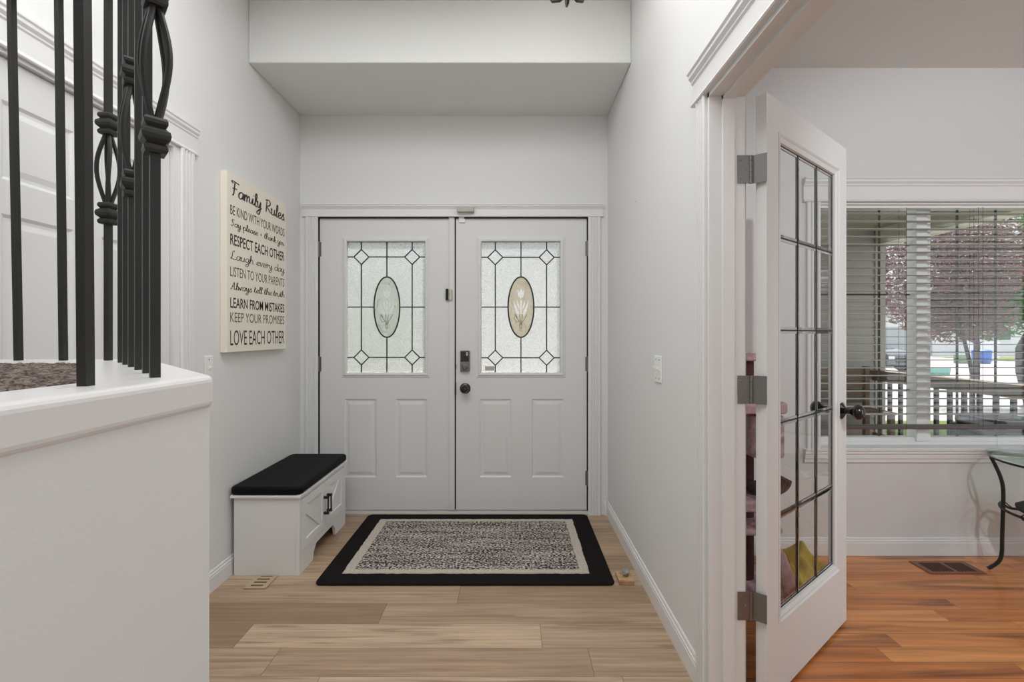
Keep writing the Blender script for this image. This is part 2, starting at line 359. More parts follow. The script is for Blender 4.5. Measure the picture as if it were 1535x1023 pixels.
# ------------------------------------------------------------------ walls and ceilings
ZC = 3.10; ZS = 2.757; XL = -1.465; XR = 0.66; XR2 = 0.775; YF = 3.18; YW = 2.605
def struct(name, bm, m, label, cat='wall', **k): return tag(obj(name, bm, m, **k), label, cat, kind='structure')
bm = B()
bx(bm, XL-0.12, XL, -3.4, 1.215, 0, ZC); bx(bm, XL-0.12, XL, 1.215, 1.99, 2.065, ZC); bx(bm, XL-0.12, XL, 1.99, YF+0.12, 0, ZC)
struct('wall_left', bm, M['wall'], 'white entry wall on the left with the canvas sign')
bm = B()
bx(bm, XR, XR2, 1.55, YF+0.12, 0, ZC); bx(bm, XR, XR2, -0.15, 1.55, 2.055, ZC); bx(bm, XR, XR2, -3.4, -0.15, 0, ZC)
struct('wall_right', bm, M['wall'], 'white entry wall on the right with the double light switch')
dx0, _ = P(475, 0, YF); dx1, _ = P(883.5, 0, YF); dzt = 2.062
bm = B()
bx(bm, XL, dx0, YF, YF+0.12, 0, ZS+.1); bx(bm, dx1, XR, YF, YF+0.12, 0, ZS+.1); bx(bm, dx0, dx1, YF, YF+0.12, dzt, ZS+.1)
struct('wall_front', bm, M['wall'], 'white end wall around the double front doors')
bm = B(); bx(bm, XL, XR, 2.555, YF+.1, ZS, ZC+0.1)
struct('ceiling_soffit', bm, M['ceil'], 'lowered ceiling box above the front doors', 'ceiling', bevel=0.006)
bm = B(); bx(bm, XL-.12, XR2, -3.4, 2.56, ZC, ZC+0.12)
struct('ceiling', bm, M['ceil'], 'high white entry ceiling at the top edge', 'ceiling')
bm = B(); bx(bm, XR2, 5.3, -2.5, YW+.14, ZS, ZS+0.12)
struct('ceiling', bm, M['ceil'], 'white ceiling of the side room', 'ceiling')
bm = B(); bx(bm, XL-.12, XR2, -3.52, -3.4, 0, ZC)
struct('wall_back', bm, M['wall'], 'white wall behind the viewer')
bm = B(); bx(bm, -2.0, 5.6, -3.9, 3.4, 3.24, 3.4)  # slab added out of view to keep the sun off the rooms
struct('roof', bm, M['roof'], 'unseen grey roof slab added over the rooms to block the sun', 'roof')
# side room walls
WX0, WX1, WZ0, WZ1 = 1.735, 3.45, 0.600, 1.992
bm = B()
bx(bm, XR2, WX0, YW, YW+.14, 0, ZS); bx(bm, WX1, 5.3, YW, YW+.14, 0, ZS); bx(bm, WX0, WX1, YW, YW+.14, 0, WZ0); bx(bm, WX0, WX1, YW, YW+.14, WZ1, ZS)
struct('wall_window', bm, M['wall2'], 'pale side room wall with the wide window')
bm = B(); bx(bm, 5.2, 5.3, -2.4, YW, 0, ZS); struct('wall_east', bm, M['wall2'], 'pale far right wall of the side room')
bm = B(); bx(bm, XR2, 5.3, -2.5, -2.4, 0, ZS); struct('wall_south', bm, M['wall2'], 'pale rear wall of the side room')

# baseboards: moulded profile (thickness t, height)
BP = [(0, 0), (0.013, 0), (0.013, 0.070), (0.011, 0.074), (0.011, 0.082), (0.007, 0.086), (0.006, 0.096), (0.003, 0.100), (0, 0.100)]
def base(name, fr, a, b, label):
    bm = B(); prism(bm, BP, a, b, fr); struct(name, bm, M['trim'], label, 'baseboard')
base('baseboard_right', lambda u, v, w: (XR-u, w, v), 1.625, YF-.012, 'white moulded baseboard along the right entry wall')
base('baseboard_left', lambda u, v, w: (XL+u, w, v), 2.105, YF-.012, 'white moulded baseboard along the left entry wall')
base('baseboard_window', lambda u, v, w: (w, YW-u, v), XR2, 5.2, 'white moulded baseboard under the window')
base('baseboard_front', lambda u, v, w: (w, YF-u, v), P(905, 0, YF)[0], XR-.013, 'short white baseboard right of the front doors')

# casings: fluted board, u across width, v out from wall
def flute(wd, t=0.016):
    p = [(0, 0), (0, t*0.7), (wd*0.05, t)]
    k = 3
    for i in range(k):
        c = wd*(0.28+0.22*i)
        p += [(c-0.006, t), (c-0.003, t-0.007), (c+0.003, t-0.007), (c+0.006, t)]
    return p+[(wd*0.95, t), (wd, t*0.7), (wd, 0)]
HEAD = [(0, 0), (0.018, 0), (0.022, 0.004), (0.018, 0.012), (0.014, 0.016), (0.014, 0.078), (0.020, 0.084), (0.020, 0.090), (0.030, 0.100), (0.030, 0.110), (0.036, 0.116), (0.036, 0.122), (0, 0.122)]
# front door casing
c0, c1 = P(459, 0, YF)[0], P(477, 0, YF)[0]; c2, c3 = P(881.5, 0, YF)[0], P(900, 0, YF)[0]
bm = B()
prism(bm, flute(c1-c0), 0, dzt-.004, lambda u, v, w: (c0+u, YF-v, w))
prism(bm, flute(c3-c2), 0, dzt-.004, lambda u, v, w: (c2+u, YF-v, w))
HF = [(v*0.8, z*0.68) for v, z in HEAD]
prism(bm, HF, c0-.02, c3+.02, lambda u, v, w: (w, YF-u, dzt-.004+v))
struct('trim_1', bm, M['trim'], 'white casing with cap moulding around the front doors', 'trim')
bm = B()   # black strips paint the shade in the gap round the leaves
bx(bm, dx0, dx0+.012, YF+.01, YF+.09, 0.02, dzt); bx(bm, dx1-.012, dx1, YF+.01, YF+.09, 0.02, dzt); bx(bm, dx0, dx1, YF+.01, YF+.09, dzt-.010, dzt)
bx(bm, dx0, dx0+.03, YF+.062, YF+.09, 0.02, dzt); bx(bm, dx1-.03, dx1, YF+.062, YF+.09, 0.02, dzt); bx(bm, dx0, dx1, YF+.062, YF+.09, dzt-.03, dzt)
struct('trim_2', bm, M['gap_shade'], 'black strips painting the shade in the gap around the front doors', 'trim')
bm = B(); prism(bm, [(0, 0), (0.10, 0), (0.10, 0.018), (0.02, 0.022), (0, 0.012)], dx0, dx1, lambda u, v, w: (w, YF-.012+u, v))
struct('trim_3', bm, M['threshold'], 'grey metal threshold under the front doors', 'trim')
# left closet door casing
bm = B()
prism(bm, flute(0.085), 0, 2.075, lambda u, v, w: (XL+v, 2.02+u, w)); prism(bm, flute(0.085), 0, 2.075, lambda u, v, w: (XL+v, 1.10+u, w))
prism(bm, [(q*.62+(.004 if q else 0), z) for q, z in HEAD], 1.08, 2.125, lambda u, v, w: (XL+u, w, 2.070+v))
bx(bm, XL-.1, XL+.004, 1.985, 2.019, 0, 2.0575); bx(bm, XL-.1, XL+.004, 1.186, 1.222, 0, 2.0575); bx(bm, XL-.1, XL+.004, 1.186, 2.019, 2.058, 2.0695)
struct('trim_4', bm, M['trim'], 'white fluted casing around the closet door on the left wall', 'trim')
# wide doorway casing and jamb on the right
bm = B()
prism(bm, flute(0.068), 0, 2.062, lambda u, v, w: (XR-v, 1.555+u, w)); prism(bm, flute(0.068), 0, 2.062, lambda u, v, w: (XR2+v, 1.555+u, w))
prism(bm, HEAD, -0.2, 1.65, lambda u, v, w: (XR-u, w, 2.060+v))
prism(bm, HEAD, -0.2, 1.65, lambda u, v, w: (XR2+u*.6, w, 2.060+v))
bx(bm, XR-.002, XR2+.002, 1.538, 1.552, 0, 2.06)                 # side jamb
bx(bm, XR-.002, XR2+.002, -0.15, 1.552, 2.045, 2.062)            # head jamb
bx(bm, .700, .738, 1.528, 1.54, 0, 2.045); bx(bm, .700, .738, -0.1, 1.54, 2.033, 2.047)  # stops
struct('trim_5', bm, M['trim'], 'white casing and jamb of the wide doorway on the right', 'trim')

# ------------------------------------------------------------------ landing half wall, ledge and railing
def poly(off, cx, cy, sum_, yb): pass
XO, XI = -0.475, -0.585; SO, SI = 0.258, 0.052; YO, YI = 1.193, 1.040
outer = [(XO, -1.2), (XO, SO-XO), (SO-YO, YO), (XL, YO)]
inner = [(XL, YI), (SI-YI, YI), (XI, SI-XI), (XI, -1.2)]
bm = B(); prism(bm, outer+inner, 1.1325, 1.185)
struct('trim_6', bm, M['cap'], 'wide painted ledge cap on the stair landing half wall', 'trim', bevel=0.011, seg=4)
e = 0.006
bm = B(); prism(bm, [(XO-e, -1.2), (XO-e, SO-XO-e*.41), (SO-YO-e*.41, YO-e), (XL, YO-e)]+inner, 0, 1.134)
struct('wall_landing', bm, M['wall'], 'white half wall under the stair landing ledge')
# carpeted landing floor: finely tufted surface
bm = B(); NX, NY = 190, 230
gx0, gx1, gy0, gy1 = XL, XI, -0.3, YI
grid = {}
for i in range(NX+1):
    for j in range(NY+1):
        x = gx0+(gx1-gx0)*i/NX; y = gy0+(gy1-gy0)*j/NY
        if x+y > SI+0.004: x, y = x-(x+y-SI)/2, y-(x+y-SI)/2
        grid[i, j] = bm.verts.new((x, y, 1.1795+random.random()*0.007))
for i in range(NX):
    for j in range(NY):
        x = gx0+(gx1-gx0)*i/NX; y = gy0+(gy1-gy0)*j/NY
        if x+y > SI: continue
        bm.faces.new([grid[i, j], grid[i+1, j], grid[i+1, j+1], grid[i, j+1]])
bmesh.ops.delete(bm, geom=[v for v in bm.verts if not v.link_faces], context='VERTS')
struct('floor_landing', bm, M['carpet'], 'brown flecked carpet on the raised stair landing', 'carpet')

RZ0, RZ1 = 1.180, 2.10; bw = 0.0127
KN0 = [(0.011, -0.026), (0.0125, -0.022), (0.0125, -0.017), (0.0095, -0.012), (0.0145, -0.006), (0.0155, 0), (0.0145, 0.006), (0.0095, 0.012), (0.0125, 0.017), (0.0125, 0.022), (0.011, 0.026)]
KN = [(r*1.16, h) for r, h in KN0]
def sq(bm, prof, n=4): lathe(bm, [(r*math.sqrt(2), h) for r, h in prof], (0, 0, 0), 4, rot=PI/4)
def baluster(x, y, ang, fancy, lean, label, grp='iron balusters on the landing ledge'):
    t = thing('baluster', label, 'baluster', (x, y, RZ0), ang, grp)
    z1, z2 = 1.545-RZ0, 1.764-RZ0; L = RZ1-RZ0
    lx, ly = lean if lean else (0, 0)
    c, s = math.cos(-ang), math.sin(-ang); lx, ly = lx*c-ly*s, lx*s+ly*c
    def seg(bm, a, b):
        hb = bw/2
        va = [bm.verts.new((lx*a/L+sx*hb, ly*a/L+sy*hb, a)) for sx, sy in ((-1,-1),(1,-1),(1,1),(-1,1))]
        vb = [bm.verts.new((lx*b/L+sx*hb, ly*b/L+sy*hb, b)) for sx, sy in ((-1,-1),(1,-1),(1,1),(-1,1))]
        bm.faces.new(va[::-1]); bm.faces.new(vb)
        for i in range(4): bm.faces.new([va[i], va[(i+1) % 4], vb[(i+1) % 4], vb[i]])
    bm = B()
    if not fancy:
        seg(bm, 0, L); obj('bar', bm, M['black_iron'], t, bevel=0.0007)
    else:
        seg(bm, 0, z1); obj('lower_bar', bm, M['black_iron'], t, bevel=0.0007)
        bm = B(); seg(bm, z2, L); obj('upper_bar', bm, M['black_iron'], t, bevel=0.0007)
        for z in (z1, z2):
            k = B(); sq(k, KN); o = obj('knuckle', k, M['black_iron'], t); o.location = (0, 0, z)
        bm = B()
        for q in range(4):
            pts = []
            for i in range(25):
                f = i/24; z = z1+0.02+(z2-z1-0.04)*f; r = 0.004+0.0175*math.sin(PI*f)**1.15
                a = q*PI/2+PI/4+f*0.5-0.25
                pts.append((r*math.cos(a), r*math.sin(a), z))
            tube(bm, pts, 0.0046, 8)
        obj('basket', bm, M['black_iron'], t, smooth=True)
    return t
sp = 0.074
names45 = ['black iron baluster with basket twist at the front corner of the ledge', 'plain black iron baluster just behind the corner basket baluster',
           'plain black iron baluster in front of the middle basket baluster', 'black iron basket baluster in the middle of the angled railing',
           'plain black iron baluster just behind the middle basket baluster', 'plain black iron baluster next to the rear basket baluster']
for k in range(6):
    baluster(-0.535-0.0715*k, 0.689+0.0715*k+(.004 if k else 0), PI/4, k in (0, 3), (0, 0), names45[k])
baluster(-0.992, 1.130, 0, True, (0, 0), 'black iron basket baluster at the rear corner of the landing')
baluster(-1.102, 1.130, 0, False, (-0.012, 0), 'plain black iron baluster left of the rear basket baluster')
baluster(-1.212, 1.130, 0, False, (-0.018, 0), 'leftmost plain black iron baluster of the railing')
baluster(-0.5345, 0.577, 0, False, (-0.008, 0), 'large near black iron baluster beside the carpet edge')
bm = B()
hp = [(-0.535, -1.1), (-0.535, 0.689), (-0.979, 1.133), (XL, 1.133)]
def offset(pl, d):
    out = []
    for i, p in enumerate(pl):
        p = Vector(p); t0 = (p-Vector(pl[i-1])).normalized() if i else None; t1 = (Vector(pl[i+1])-p).normalized() if i < len(pl)-1 else None
        n0 = Vector((t0.y, -t0.x)) if t0 else None; n1 = Vector((t1.y, -t1.x)) if t1 else None
        n = n0 if n1 is None else n1 if n0 is None else (n0+n1)/(1+n0.dot(n1))
        out.append(tuple(p+n*d))
    return out
prism(bm, offset(hp, 0.028)+offset(hp, -0.028)[::-1], RZ1-.005, RZ1+0.045)
tag(obj('handrail', bm, M['black_iron'], bevel=0.008), 'black handrail running over the landing balusters', 'handrail')

# ------------------------------------------------------------------ front doors
YD = YF+0.016            # front plane of the leaves
def door_leaf(name, label, pxa, pxb, gl, pan, mid, ovx, diam_x, hor, ovm, hand):
    xa = P(pxa, 0, YD)[0]; xb = P(pxb, 0, YD)[0]
    X = lambda px: P(px, 0, YD)[0]-xa
    Z = lambda py: P(0, py, YD)[1]
    t = thing(name, label, 'door', (xa, YD, 0), kind='structure')
    W = xb-xa
    hole = (X(gl[0])-.004, X(gl[1])+.004, Z(558)-.004, Z(363.5)+.004)
    pans = [(X(a), X(b), Z(716), Z(598.5)) for a, b in pan]
    bm = B(); leaf_mesh(bm, 0, W, Z(764.5), Z(326.5), 0.044, pans, [hole]); obj('leaf', bm, M['door'], t)
    bm = B(); frame_ring(bm, hole[0], hole[1], hole[2], hole[3], [(0.0, 0.012), (0.0, -0.004), (0.006, -0.010), (0.018, -0.010), (0.024, -0.004), (0.034, -0.003), (0.036, 0.0), (0.03, 0.004)])
    obj('glazing_frame', bm, M['door'], t)
    bm = B(); bx(bm, hole[0], hole[1], 0.016, 0.021, hole[2], hole[3]); g = obj('door_glass', bm, M['rainglass'], t)
    # lead came
    bm = B(); r = 0.0043; yy = 0.013
    def ln(x1, z1, x2, z2, rr=r):
        tube(bm, [(x1, yy, z1), (x2, yy, z2)], rr, 6)
    dz = [Z(hor[0]), Z(hor[2])]; dxs = [X(diam_x[0]), X(diam_x[1])]; dd = 11.3*YD/F
    cx, cz = X(ovx), Z(460.5); ra, rb = 19.4*YD/F, 45.5*YD/F
    for x in dxs:
        ln(x, hole[3], x, dz[0]+dd); ln(x, dz[0]-dd, x, dz[1]+dd); ln(x, dz[1]-dd, x, hole[2])
        for z in dz:
            for (a, b), (c, d) in [((0, dd), (dd, 0)), ((dd, 0), (0, -dd)), ((0, -dd), (-dd, 0)), ((-dd, 0), (0, dd))]: ln(x+a, z+b, x+c, z+d)
    for z in dz:
        ln(hole[0], z, dxs[0]-dd, z); ln(dxs[0]+dd, z, dxs[1]-dd, z); ln(dxs[1]+dd, z, hole[1], z)
    ln(hole[0], cz, cx-ra, cz); ln(cx+ra, cz, hole[1], cz); ln(cx, hole[3], cx, cz+rb); ln(cx, cz-rb, cx, hole[2])
    tube(bm, [(cx+ra*math.cos(a), yy, cz+rb*math.sin(a)) for a in [2*PI*i/40 for i in range(40)]], 0.0050, 8, closed=True)
    obj('lead_came', bm, M['lead'], g)
    # oval pane with the tulip cut clear out of the frosting
    cu = bpy.data.curves.new('o', 'CURVE'); cu.dimensions = '2D'; cu.fill_mode = 'BOTH'; cu.extrude = 0.0015
    def spl(pts):
        sp_ = cu.splines.new('POLY'); sp_.points.add(len(pts)-1); sp_.use_cyclic_u = True
        for k_, (u, v) in enumerate(pts): sp_.points[k_].co = (u*ra, v*rb, 0, 1)
    spl([(math.cos(2*PI*i/40), math.sin(2*PI*i/40)) for i in range(40)])
    spl([(-.30, .60), (-.24, .36), (-.02, .28), (.2, .36), (.30, .60), (.13, .50), (0, .64), (-.13, .50)])
    spl([(-.07, .24), (.07, .24), (.05, -.22), (-.05, -.22)])
    for q in (-1, 1):
        spl([(.12*q, -.20), (.34*q, .0), (.62*q, .26), (.46*q, -.10), (.2*q, -.32)])
        spl([(.12*q, .02), (.34*q, .30), (.30*q, .08), (.14*q, -.10)])
    oo = bpy.data.objects.new('o', cu); C.objects.link(oo)
    me_ = bpy.data.meshes.new_from_object(oo.evaluated_get(bpy.context.evaluated_depsgraph_get()))
    bpy.data.objects.remove(oo); bpy.data.curves.remove(cu)
    bm = B(); bm.from_mesh(me_); bpy.data.meshes.remove(me_)
    for v in bm.verts: v.co = Vector((cx+v.co.x, .0138+v.co.z, cz+v.co.y))
    ov = obj('oval_pane', bm, M[ovm], g)
    bm = B()
    for q in (-1, 1):
        tube(bm, [(cx+ra*u*q, 0.0108, cz+rb*v) for u, v in [(.04, -.72), (.1, -.5), (.28, -.38), (.46, -.24)]], 0.0016, 5)
        tube(bm, [(cx+ra*u*q, 0.0108, cz+rb*v) for u, v in [(0, -.6), (.06, -.42), (.12, -.24)]], 0.0016, 5)
    tube(bm, [(cx+ra*u, 0.0108, cz+rb*v) for u, v in [(-.1, -.45), (-.35, -.5), (-.55, -.36), (-.42, -.24), (-.3, -.34)]], 0.0014, 5)
    obj('tulip_stems', bm, M['lead'], ov)
    # hinges
    for py in hand:
        bm = B(); hx = -0.004 if pxa < 600 else W+0.004
        lathe(bm, [(0.0055, -0.052), (0.0055, 0.052)], (hx, -0.008, Z(py)), 10); bx(bm, hx-.014, hx+.014, -.0035, 0.0, Z(py)-.05, Z(py)+.05)
        obj('hinge', bm, M['nickel'], t)
    return t, X, Z, W
d1, X1, Z1, W1 = door_leaf('door_1', 'left white front door leaf with leaded oval glass and night latch', 479.5, 674, (521, 636.5), [(516.5, 564.5), (593, 640.5)], 0, 579.2, (540.8, 617.3), (385, 461, 536.3), 'ovalA', (374, 546))
d2, X2, Z2, W2 = door_leaf('door_2', 'right white front door leaf with keypad lock and black knob', 683.5, 879.5, (722.5, 839), [(719, 767), (797, 845.5)], 0, 781, (742.3, 819.6), (385.5, 461, 536.8), 'ovalB', (373, 546, 717))
# astragal on left leaf
bm = B(); x = X1(673.5); prism(bm, [(x-.002, 0.0), (x-.002, -.010), (x+.006, -.013), (x+.030, -.013), (x+.038, -.008), (x+.038, 0.0)], Z1(764), Z1(327), lambda u, v, w: (u, v, w))
obj('astragal', bm, M['door'], d1)
bm = B(); bx(bm, X1(675), X1(683.2), .001, 0.044, Z1(764), Z1(327)); obj('leaf_gap_shade', bm, M['gap_shade'], d1)  # black fill paints the shade between the two leaves
# night latch
bm = B(); bx(bm, X1(668.5), X1(672.5), -.018, 0, Z1(450.5), Z1(433.5)); la = obj('night_latch', bm, M['black'], d1, bevel=.001)
bm = B(); lathe(bm, [(0.006, 0), (0.012, .003), (0.012, .072), (0.006, .075)], (X1(676), -.02, Z1(450.5)), 16); bx(bm, X1(673), X1(679), -.022, 0, Z1(449), Z1(435))
obj('latch_case', bm, M['chrome'], la, smooth=True)
# keypad deadbolt
bm = B(); bx(bm, X2(690.3), X2(704.3), -.022, 0, Z2(557), Z2(525.5)); kp = obj('keypad_lock', bm, M['nickel'], d2, bevel=.005)
bm = B(); bx(bm, X2(691.3), X2(703.3), -.026, -.018, Z2(542), Z2(526)); obj('keypad', bm, M['black'], kp, bevel=.003)
bm = B()
for px, py in ((699.8, 529), (701.4, 529), (699.8, 531), (701.4, 531), (700.6, 533)): bx(bm, X2(px)-.0024, X2(px)+.0024, -.0275, -.0258, Z2(py)-.0034, Z2(py)+.0034)
obj('keypad_digits', bm, M['plastic'], kp)
bm = B(); lathe(bm, [(0.023, 0), (0.023, .012), (0.016, .02), (0.010, .022)], (X2(697.3), -.02, Z2(549.5)), 24, (0, -1, 0)); bx(bm, X2(697.3)-.004, X2(697.3)+.004, -.052, -.04, Z2(549.5)-.016, Z2(549.5)+.016)
obj('thumb_turn', bm, M['nickel'], kp, smooth=True)
bm = B(); lathe(bm, [(0.037, 0), (0.037, .006), (0.030, .012), (0.012, .014), (0.011, .03), (0.02, .036), (0.028, .046), (0.029, .056), (0.024, .066), (0.012, .07)], (X2(697.3), 0, Z2(582.5)), 32, (0, -1, 0))
obj('door_knob', bm, M['black'], d2, smooth=True)
bm = B(); bx(bm, -.003, .002, -.012, .02, Z2(592), Z2(574)); bx(bm, -.003, .002, -.009, .02, Z2(553), Z2(546)); obj('strike_plate', bm, M['black'], d2, bevel=.001)
# small grey sticker in the glass corner
bm = B(); bx(bm, X2(727), X2(741), .0085, .0125, Z2(556), Z2(549.5)); st = obj('glass_sticker', bm, M['greyplastic'], d2)
# alarm contact
bm = B(); zc = P(0, 316, YF)[1]; bx(bm, P(686, 0, YF)[0], P(711, 0, YF)[0], YF-.045, YF-.012, P(0, 320, YF)[1], P(0, 312.5, YF)[1])
tag(obj('door_sensor', bm, M['greyplastic'], bevel=.003), 'small beige alarm sensor bar stuck on the casing above the front doors', 'sensor')
bm = B(); bx(bm, X2(688), X2(697.5), -.010, 0, Z2(334), Z2(329)); bx(bm, X2(688), X2(696), -.013, -.003, Z2(329.5), Z2(325.5)); obj('sensor_magnet', bm, M['plastic'], d2, bevel=.001)

# ------------------------------------------------------------------ closet door on the left wall
dl = thing('door_4', 'white panelled closet door behind the iron railing', 'door', (XL-.012, 1.225, 0), PI/2, kind='structure')
bm = B(); pn = []
for a, b in ((0.105, 0.325), (0.43, 0.65)):
    for c, d in ((0.24, 0.86), (1.02, 1.60), (1.70, 1.93)): pn.append((a, b, c, d))
leaf_mesh(bm, 0, 0.757, 0.012, 2.052, 0.035, pn)
obj('leaf', bm, M['door'], dl)

# ------------------------------------------------------------------ french door
TH = math.atan2(0.613, 0.79)
fd = thing('door_3', 'open white french door with a leaded grid of glass panes', 'door', (0.84, 1.52, 0), TH, kind='structure')
FW = 0.763; hole = (0.100, 0.660, 0.268, 1.932)
bm = B(); leaf_mesh(bm, 0, FW, 0.014, 2.05, 0.035, (), [hole]); obj('leaf', bm, M['trim'], fd, bevel=.0015)
bm = B(); frame_ring(bm, hole[0], hole[1], hole[2], hole[3], [(0.0, 0.0), (0.006, -.005), (0.010, -.001), (0.006, 0.002)])
frame_ring(bm, hole[0], hole[1], hole[2], hole[3], [(-0.018, 0.014), (-0.016, 0.006), (-0.004, 0.001), (0.0, 0.001), (0.0, 0.014)])
frame_ring(bm, hole[0], hole[1], hole[2], hole[3], [(-0.018, 0.020), (-0.016, 0.030), (-0.004, 0.034), (0.0, 0.034), (0.0, 0.020)])
obj('glazing_bead', bm, M['trim'], fd)
gx = [0.112+0.536*i/3 for i in range(4)]; gz = [0.285+1.63*i/5 for i in range(6)]
cen = B(); bev = B()
for i in range(3):
    for j in range(5):
        a, b, c, d = gx[i]+.001, gx[i+1]-.001, gz[j]+.001, gz[j+1]-.001; w_ = 0.011
        v = [cen.verts.new(p) for p in [(a+w_, .0145, c+w_), (b-w_, .0145, c+w_), (b-w_, .0145, d-w_), (a+w_, .0145, d-w_)]]; cen.faces.new(v)
        for y0, y1 in ((.0145, .0165),):
            o = [(a, y1, c), (b, y1, c), (b, y1, d), (a, y1, d)]; n_ = [(a+w_, y0, c+w_), (b-w_, y0, c+w_), (b-w_, y0, d-w_), (a+w_, y0, d-w_)]
            bk = [(a, .0185, c), (b, .0185, c), (b, .0185, d), (a, .0185, d)]; bi = [(a+w_, .0185, c+w_), (b-w_, .0185, c+w_), (b-w_, .0185, d-w_), (a+w_, .0185, d-w_)]
            for k in range(4):
                m_ = (k+1) % 4
                for q in ([o[k], o[m_], n_[m_], n_[k]], [bk[k], bi[k], bi[m_], bk[m_]], [o[k], bk[k], bk[m_], o[m_]], [n_[k], n_[m_], bi[m_], bi[k]]): bev.faces.new([bev.verts.new(t) for t in q])
bmesh.ops.remove_doubles(bev, verts=bev.verts, dist=1e-5)
gl = obj('glass_panes', cen, M['glass'], fd); obj('pane_bevels', bev, M['bevelglass'], gl)
bm = B()
for x in gx: tube(bm, [(x, .0165, gz[0]), (x, .0165, gz[-1])], .0032, 6)
for z in gz: tube(bm, [(gx[0], .0165, z), (gx[-1], .0165, z)], .0028, 6)
obj('lead_came', bm, M['lead'], gl)
kprof = [(r_*1.13, h_) for r_, h_ in [(0.030, 0), (0.031, .004), (0.022, .010), (0.012, .016), (0.010, .030), (0.014, .038), (0.024, .046), (0.028, .058), (0.025, .070), (0.014, .079), (0.002, .081)]]
for sy, y0 in ((-1, 0), (1, 0.035)):
    bm = B(); lathe(bm, kprof, (0.702, y0, 0.925), 28, (0, sy, 0)); obj('door_knob', bm, M['black'], fd, smooth=True)
bm = B(); bx(bm, FW-.001, FW+.0015, .004, .031, .89, .96); obj('latch_plate', bm, M['nickel'], fd)
# hinges: jamb leaf + knuckle + door leaf
for zc in (1.80, 1.064, 0.342):
    bm = B(); h = .047
    def wquad(p, q, t=.002):
        d = (Vector(q)-Vector(p)).normalized(); nrm = Vector((d.y, -d.x))*t
        prism(bm, [tuple(Vector(p)), tuple(Vector(q)), tuple(Vector(q)+nrm), tuple(Vector(p)+nrm)], zc-h, zc+h)
    wquad((.752, 1.537), (.792, 1.537)); wquad((.800, 1.541), (.8375, 1.5135))
    for i in range(5): lathe(bm, [(0.0058, 0), (0.0058, h*.38)], (.7965, 1.536, zc-h+i*h*.4), 12)
    for a, z in ((.762, .03), (.778, 0), (.762, -.03)): lathe(bm, [(.004, 0), (.003, .001)], (a, 1.535, zc+z), 10, (0, -1, 0))
    mw = Matrix.Translation((0.84, 1.52, 0)) @ Matrix.Rotation(TH, 4, 'Z'); bm.transform(mw.inverted())
    obj('hinge', bm, M['nickel'], fd)

# ------------------------------------------------------------------ window
win = thing('window_1', 'wide white slider window with dark grille bars in the side room', 'window', (0, 0, 0), kind='structure')
bm = B()
prism(bm, flute(0.078, .016), WZ0, WZ1+.005, lambda u, v, w: (WX0-.075+u, YW-v, w)); prism(bm, flute(0.078, .016), WZ0, WZ1+.005, lambda u, v, w: (WX1-.003+u, YW-v, w))
prism(bm, [(v, z*1.1) for v, z in HEAD], WX0-.095, WX1+.1, lambda u, v, w: (w, YW-u, WZ1+.003+v))
APR = [(0, -.075), (.014, -.075), (.014, -.058), (.020, -.052), (.020, -.030), (.026, -.024), (.026, -.012), (.032, -.006), (.032, 0), (0, 0)]
prism(bm, APR, WX0-.09, WX1+.09, lambda u, v, w: (w, YW-u, WZ0+.002+v)); obj('window_casing', bm, M['trim'], win)
bm = B(); bx(bm, WX0, WX1, YW-.02, YW+.075, WZ0-.002, WZ0+.008); bx(bm, WX0-.001, WX0+.004, YW-.001, YW+.14, WZ0, WZ1); bx(bm, WX1-.004, WX1+.001, YW-.001, YW+.14, WZ0, WZ1); bx(bm, WX0, WX1, YW-.001, YW+.14, WZ1-.008, WZ1)
obj('window_reveal', bm, M['trim'], win)
YG = YW+.095; gz0 = P(0, 655, YG)[1]; mx0, mx1 = P(1367.5, 0, YG)[0], P(1391.5, 0, YG)[0]
bm = B()
bx(bm, WX0, WX1, YG-.03, YG+.04, WZ0+.006, gz0-.022); bx(bm, WX0, WX1, YG-.018, YG+.04, gz0-.03, gz0); bx(bm, WX0, WX0+.02, YG-.03, YG+.04, gz0, WZ1-.008)
bx(bm, WX1-.02, WX1, YG-.03, YG+.04, gz0, WZ1-.008); bx(bm, mx0, mx1-.03, YG-.03, YG+.04, gz0-.02, WZ1-.008); bx(bm, mx1-.045, mx1, YG-.016, YG+.035, gz0-.02, WZ1-.008)
obj('window_frame', bm, M['plastic'], win, bevel=.003)
bm = B(); bx(bm, WX0+.01, WX1-.01, YG+.01, YG+.014, gz0-.01, WZ1-.01); obj('window_pane', bm, M['glass'], win)
bm = B()
for px in (1322, 1440, 1498, 1620): x = P(px, 0, YG)[0]; bx(bm, x-.0045, x+.0045, YG+.018, YG+.026, gz0, WZ1-.01)
for (a, b, py) in ((WX0, mx1-.03, 367), (WX0, mx1-.03, 441.5), (WX0, mx1-.03, 586), (mx1, WX1, 371), (mx1, WX1, 443.5), (mx1, WX1, 588)):
    z = P(0, py, YG)[1]; bx(bm, a, b, YG+.018, YG+.026, z-.0045, z+.0045)
obj('grille', bm, M['muntin'], win)
# sticker on the glass seen through the french door
sk = B(); sx0, sz1 = P(1229.5, 405, YG); sx1, sz0 = P(1242, 435, YG); bx(sk, sx0, sx1, YG+.004, YG+.006, sz0, sz1)
stk = obj('security_sticker', sk, M['sticker'], win)
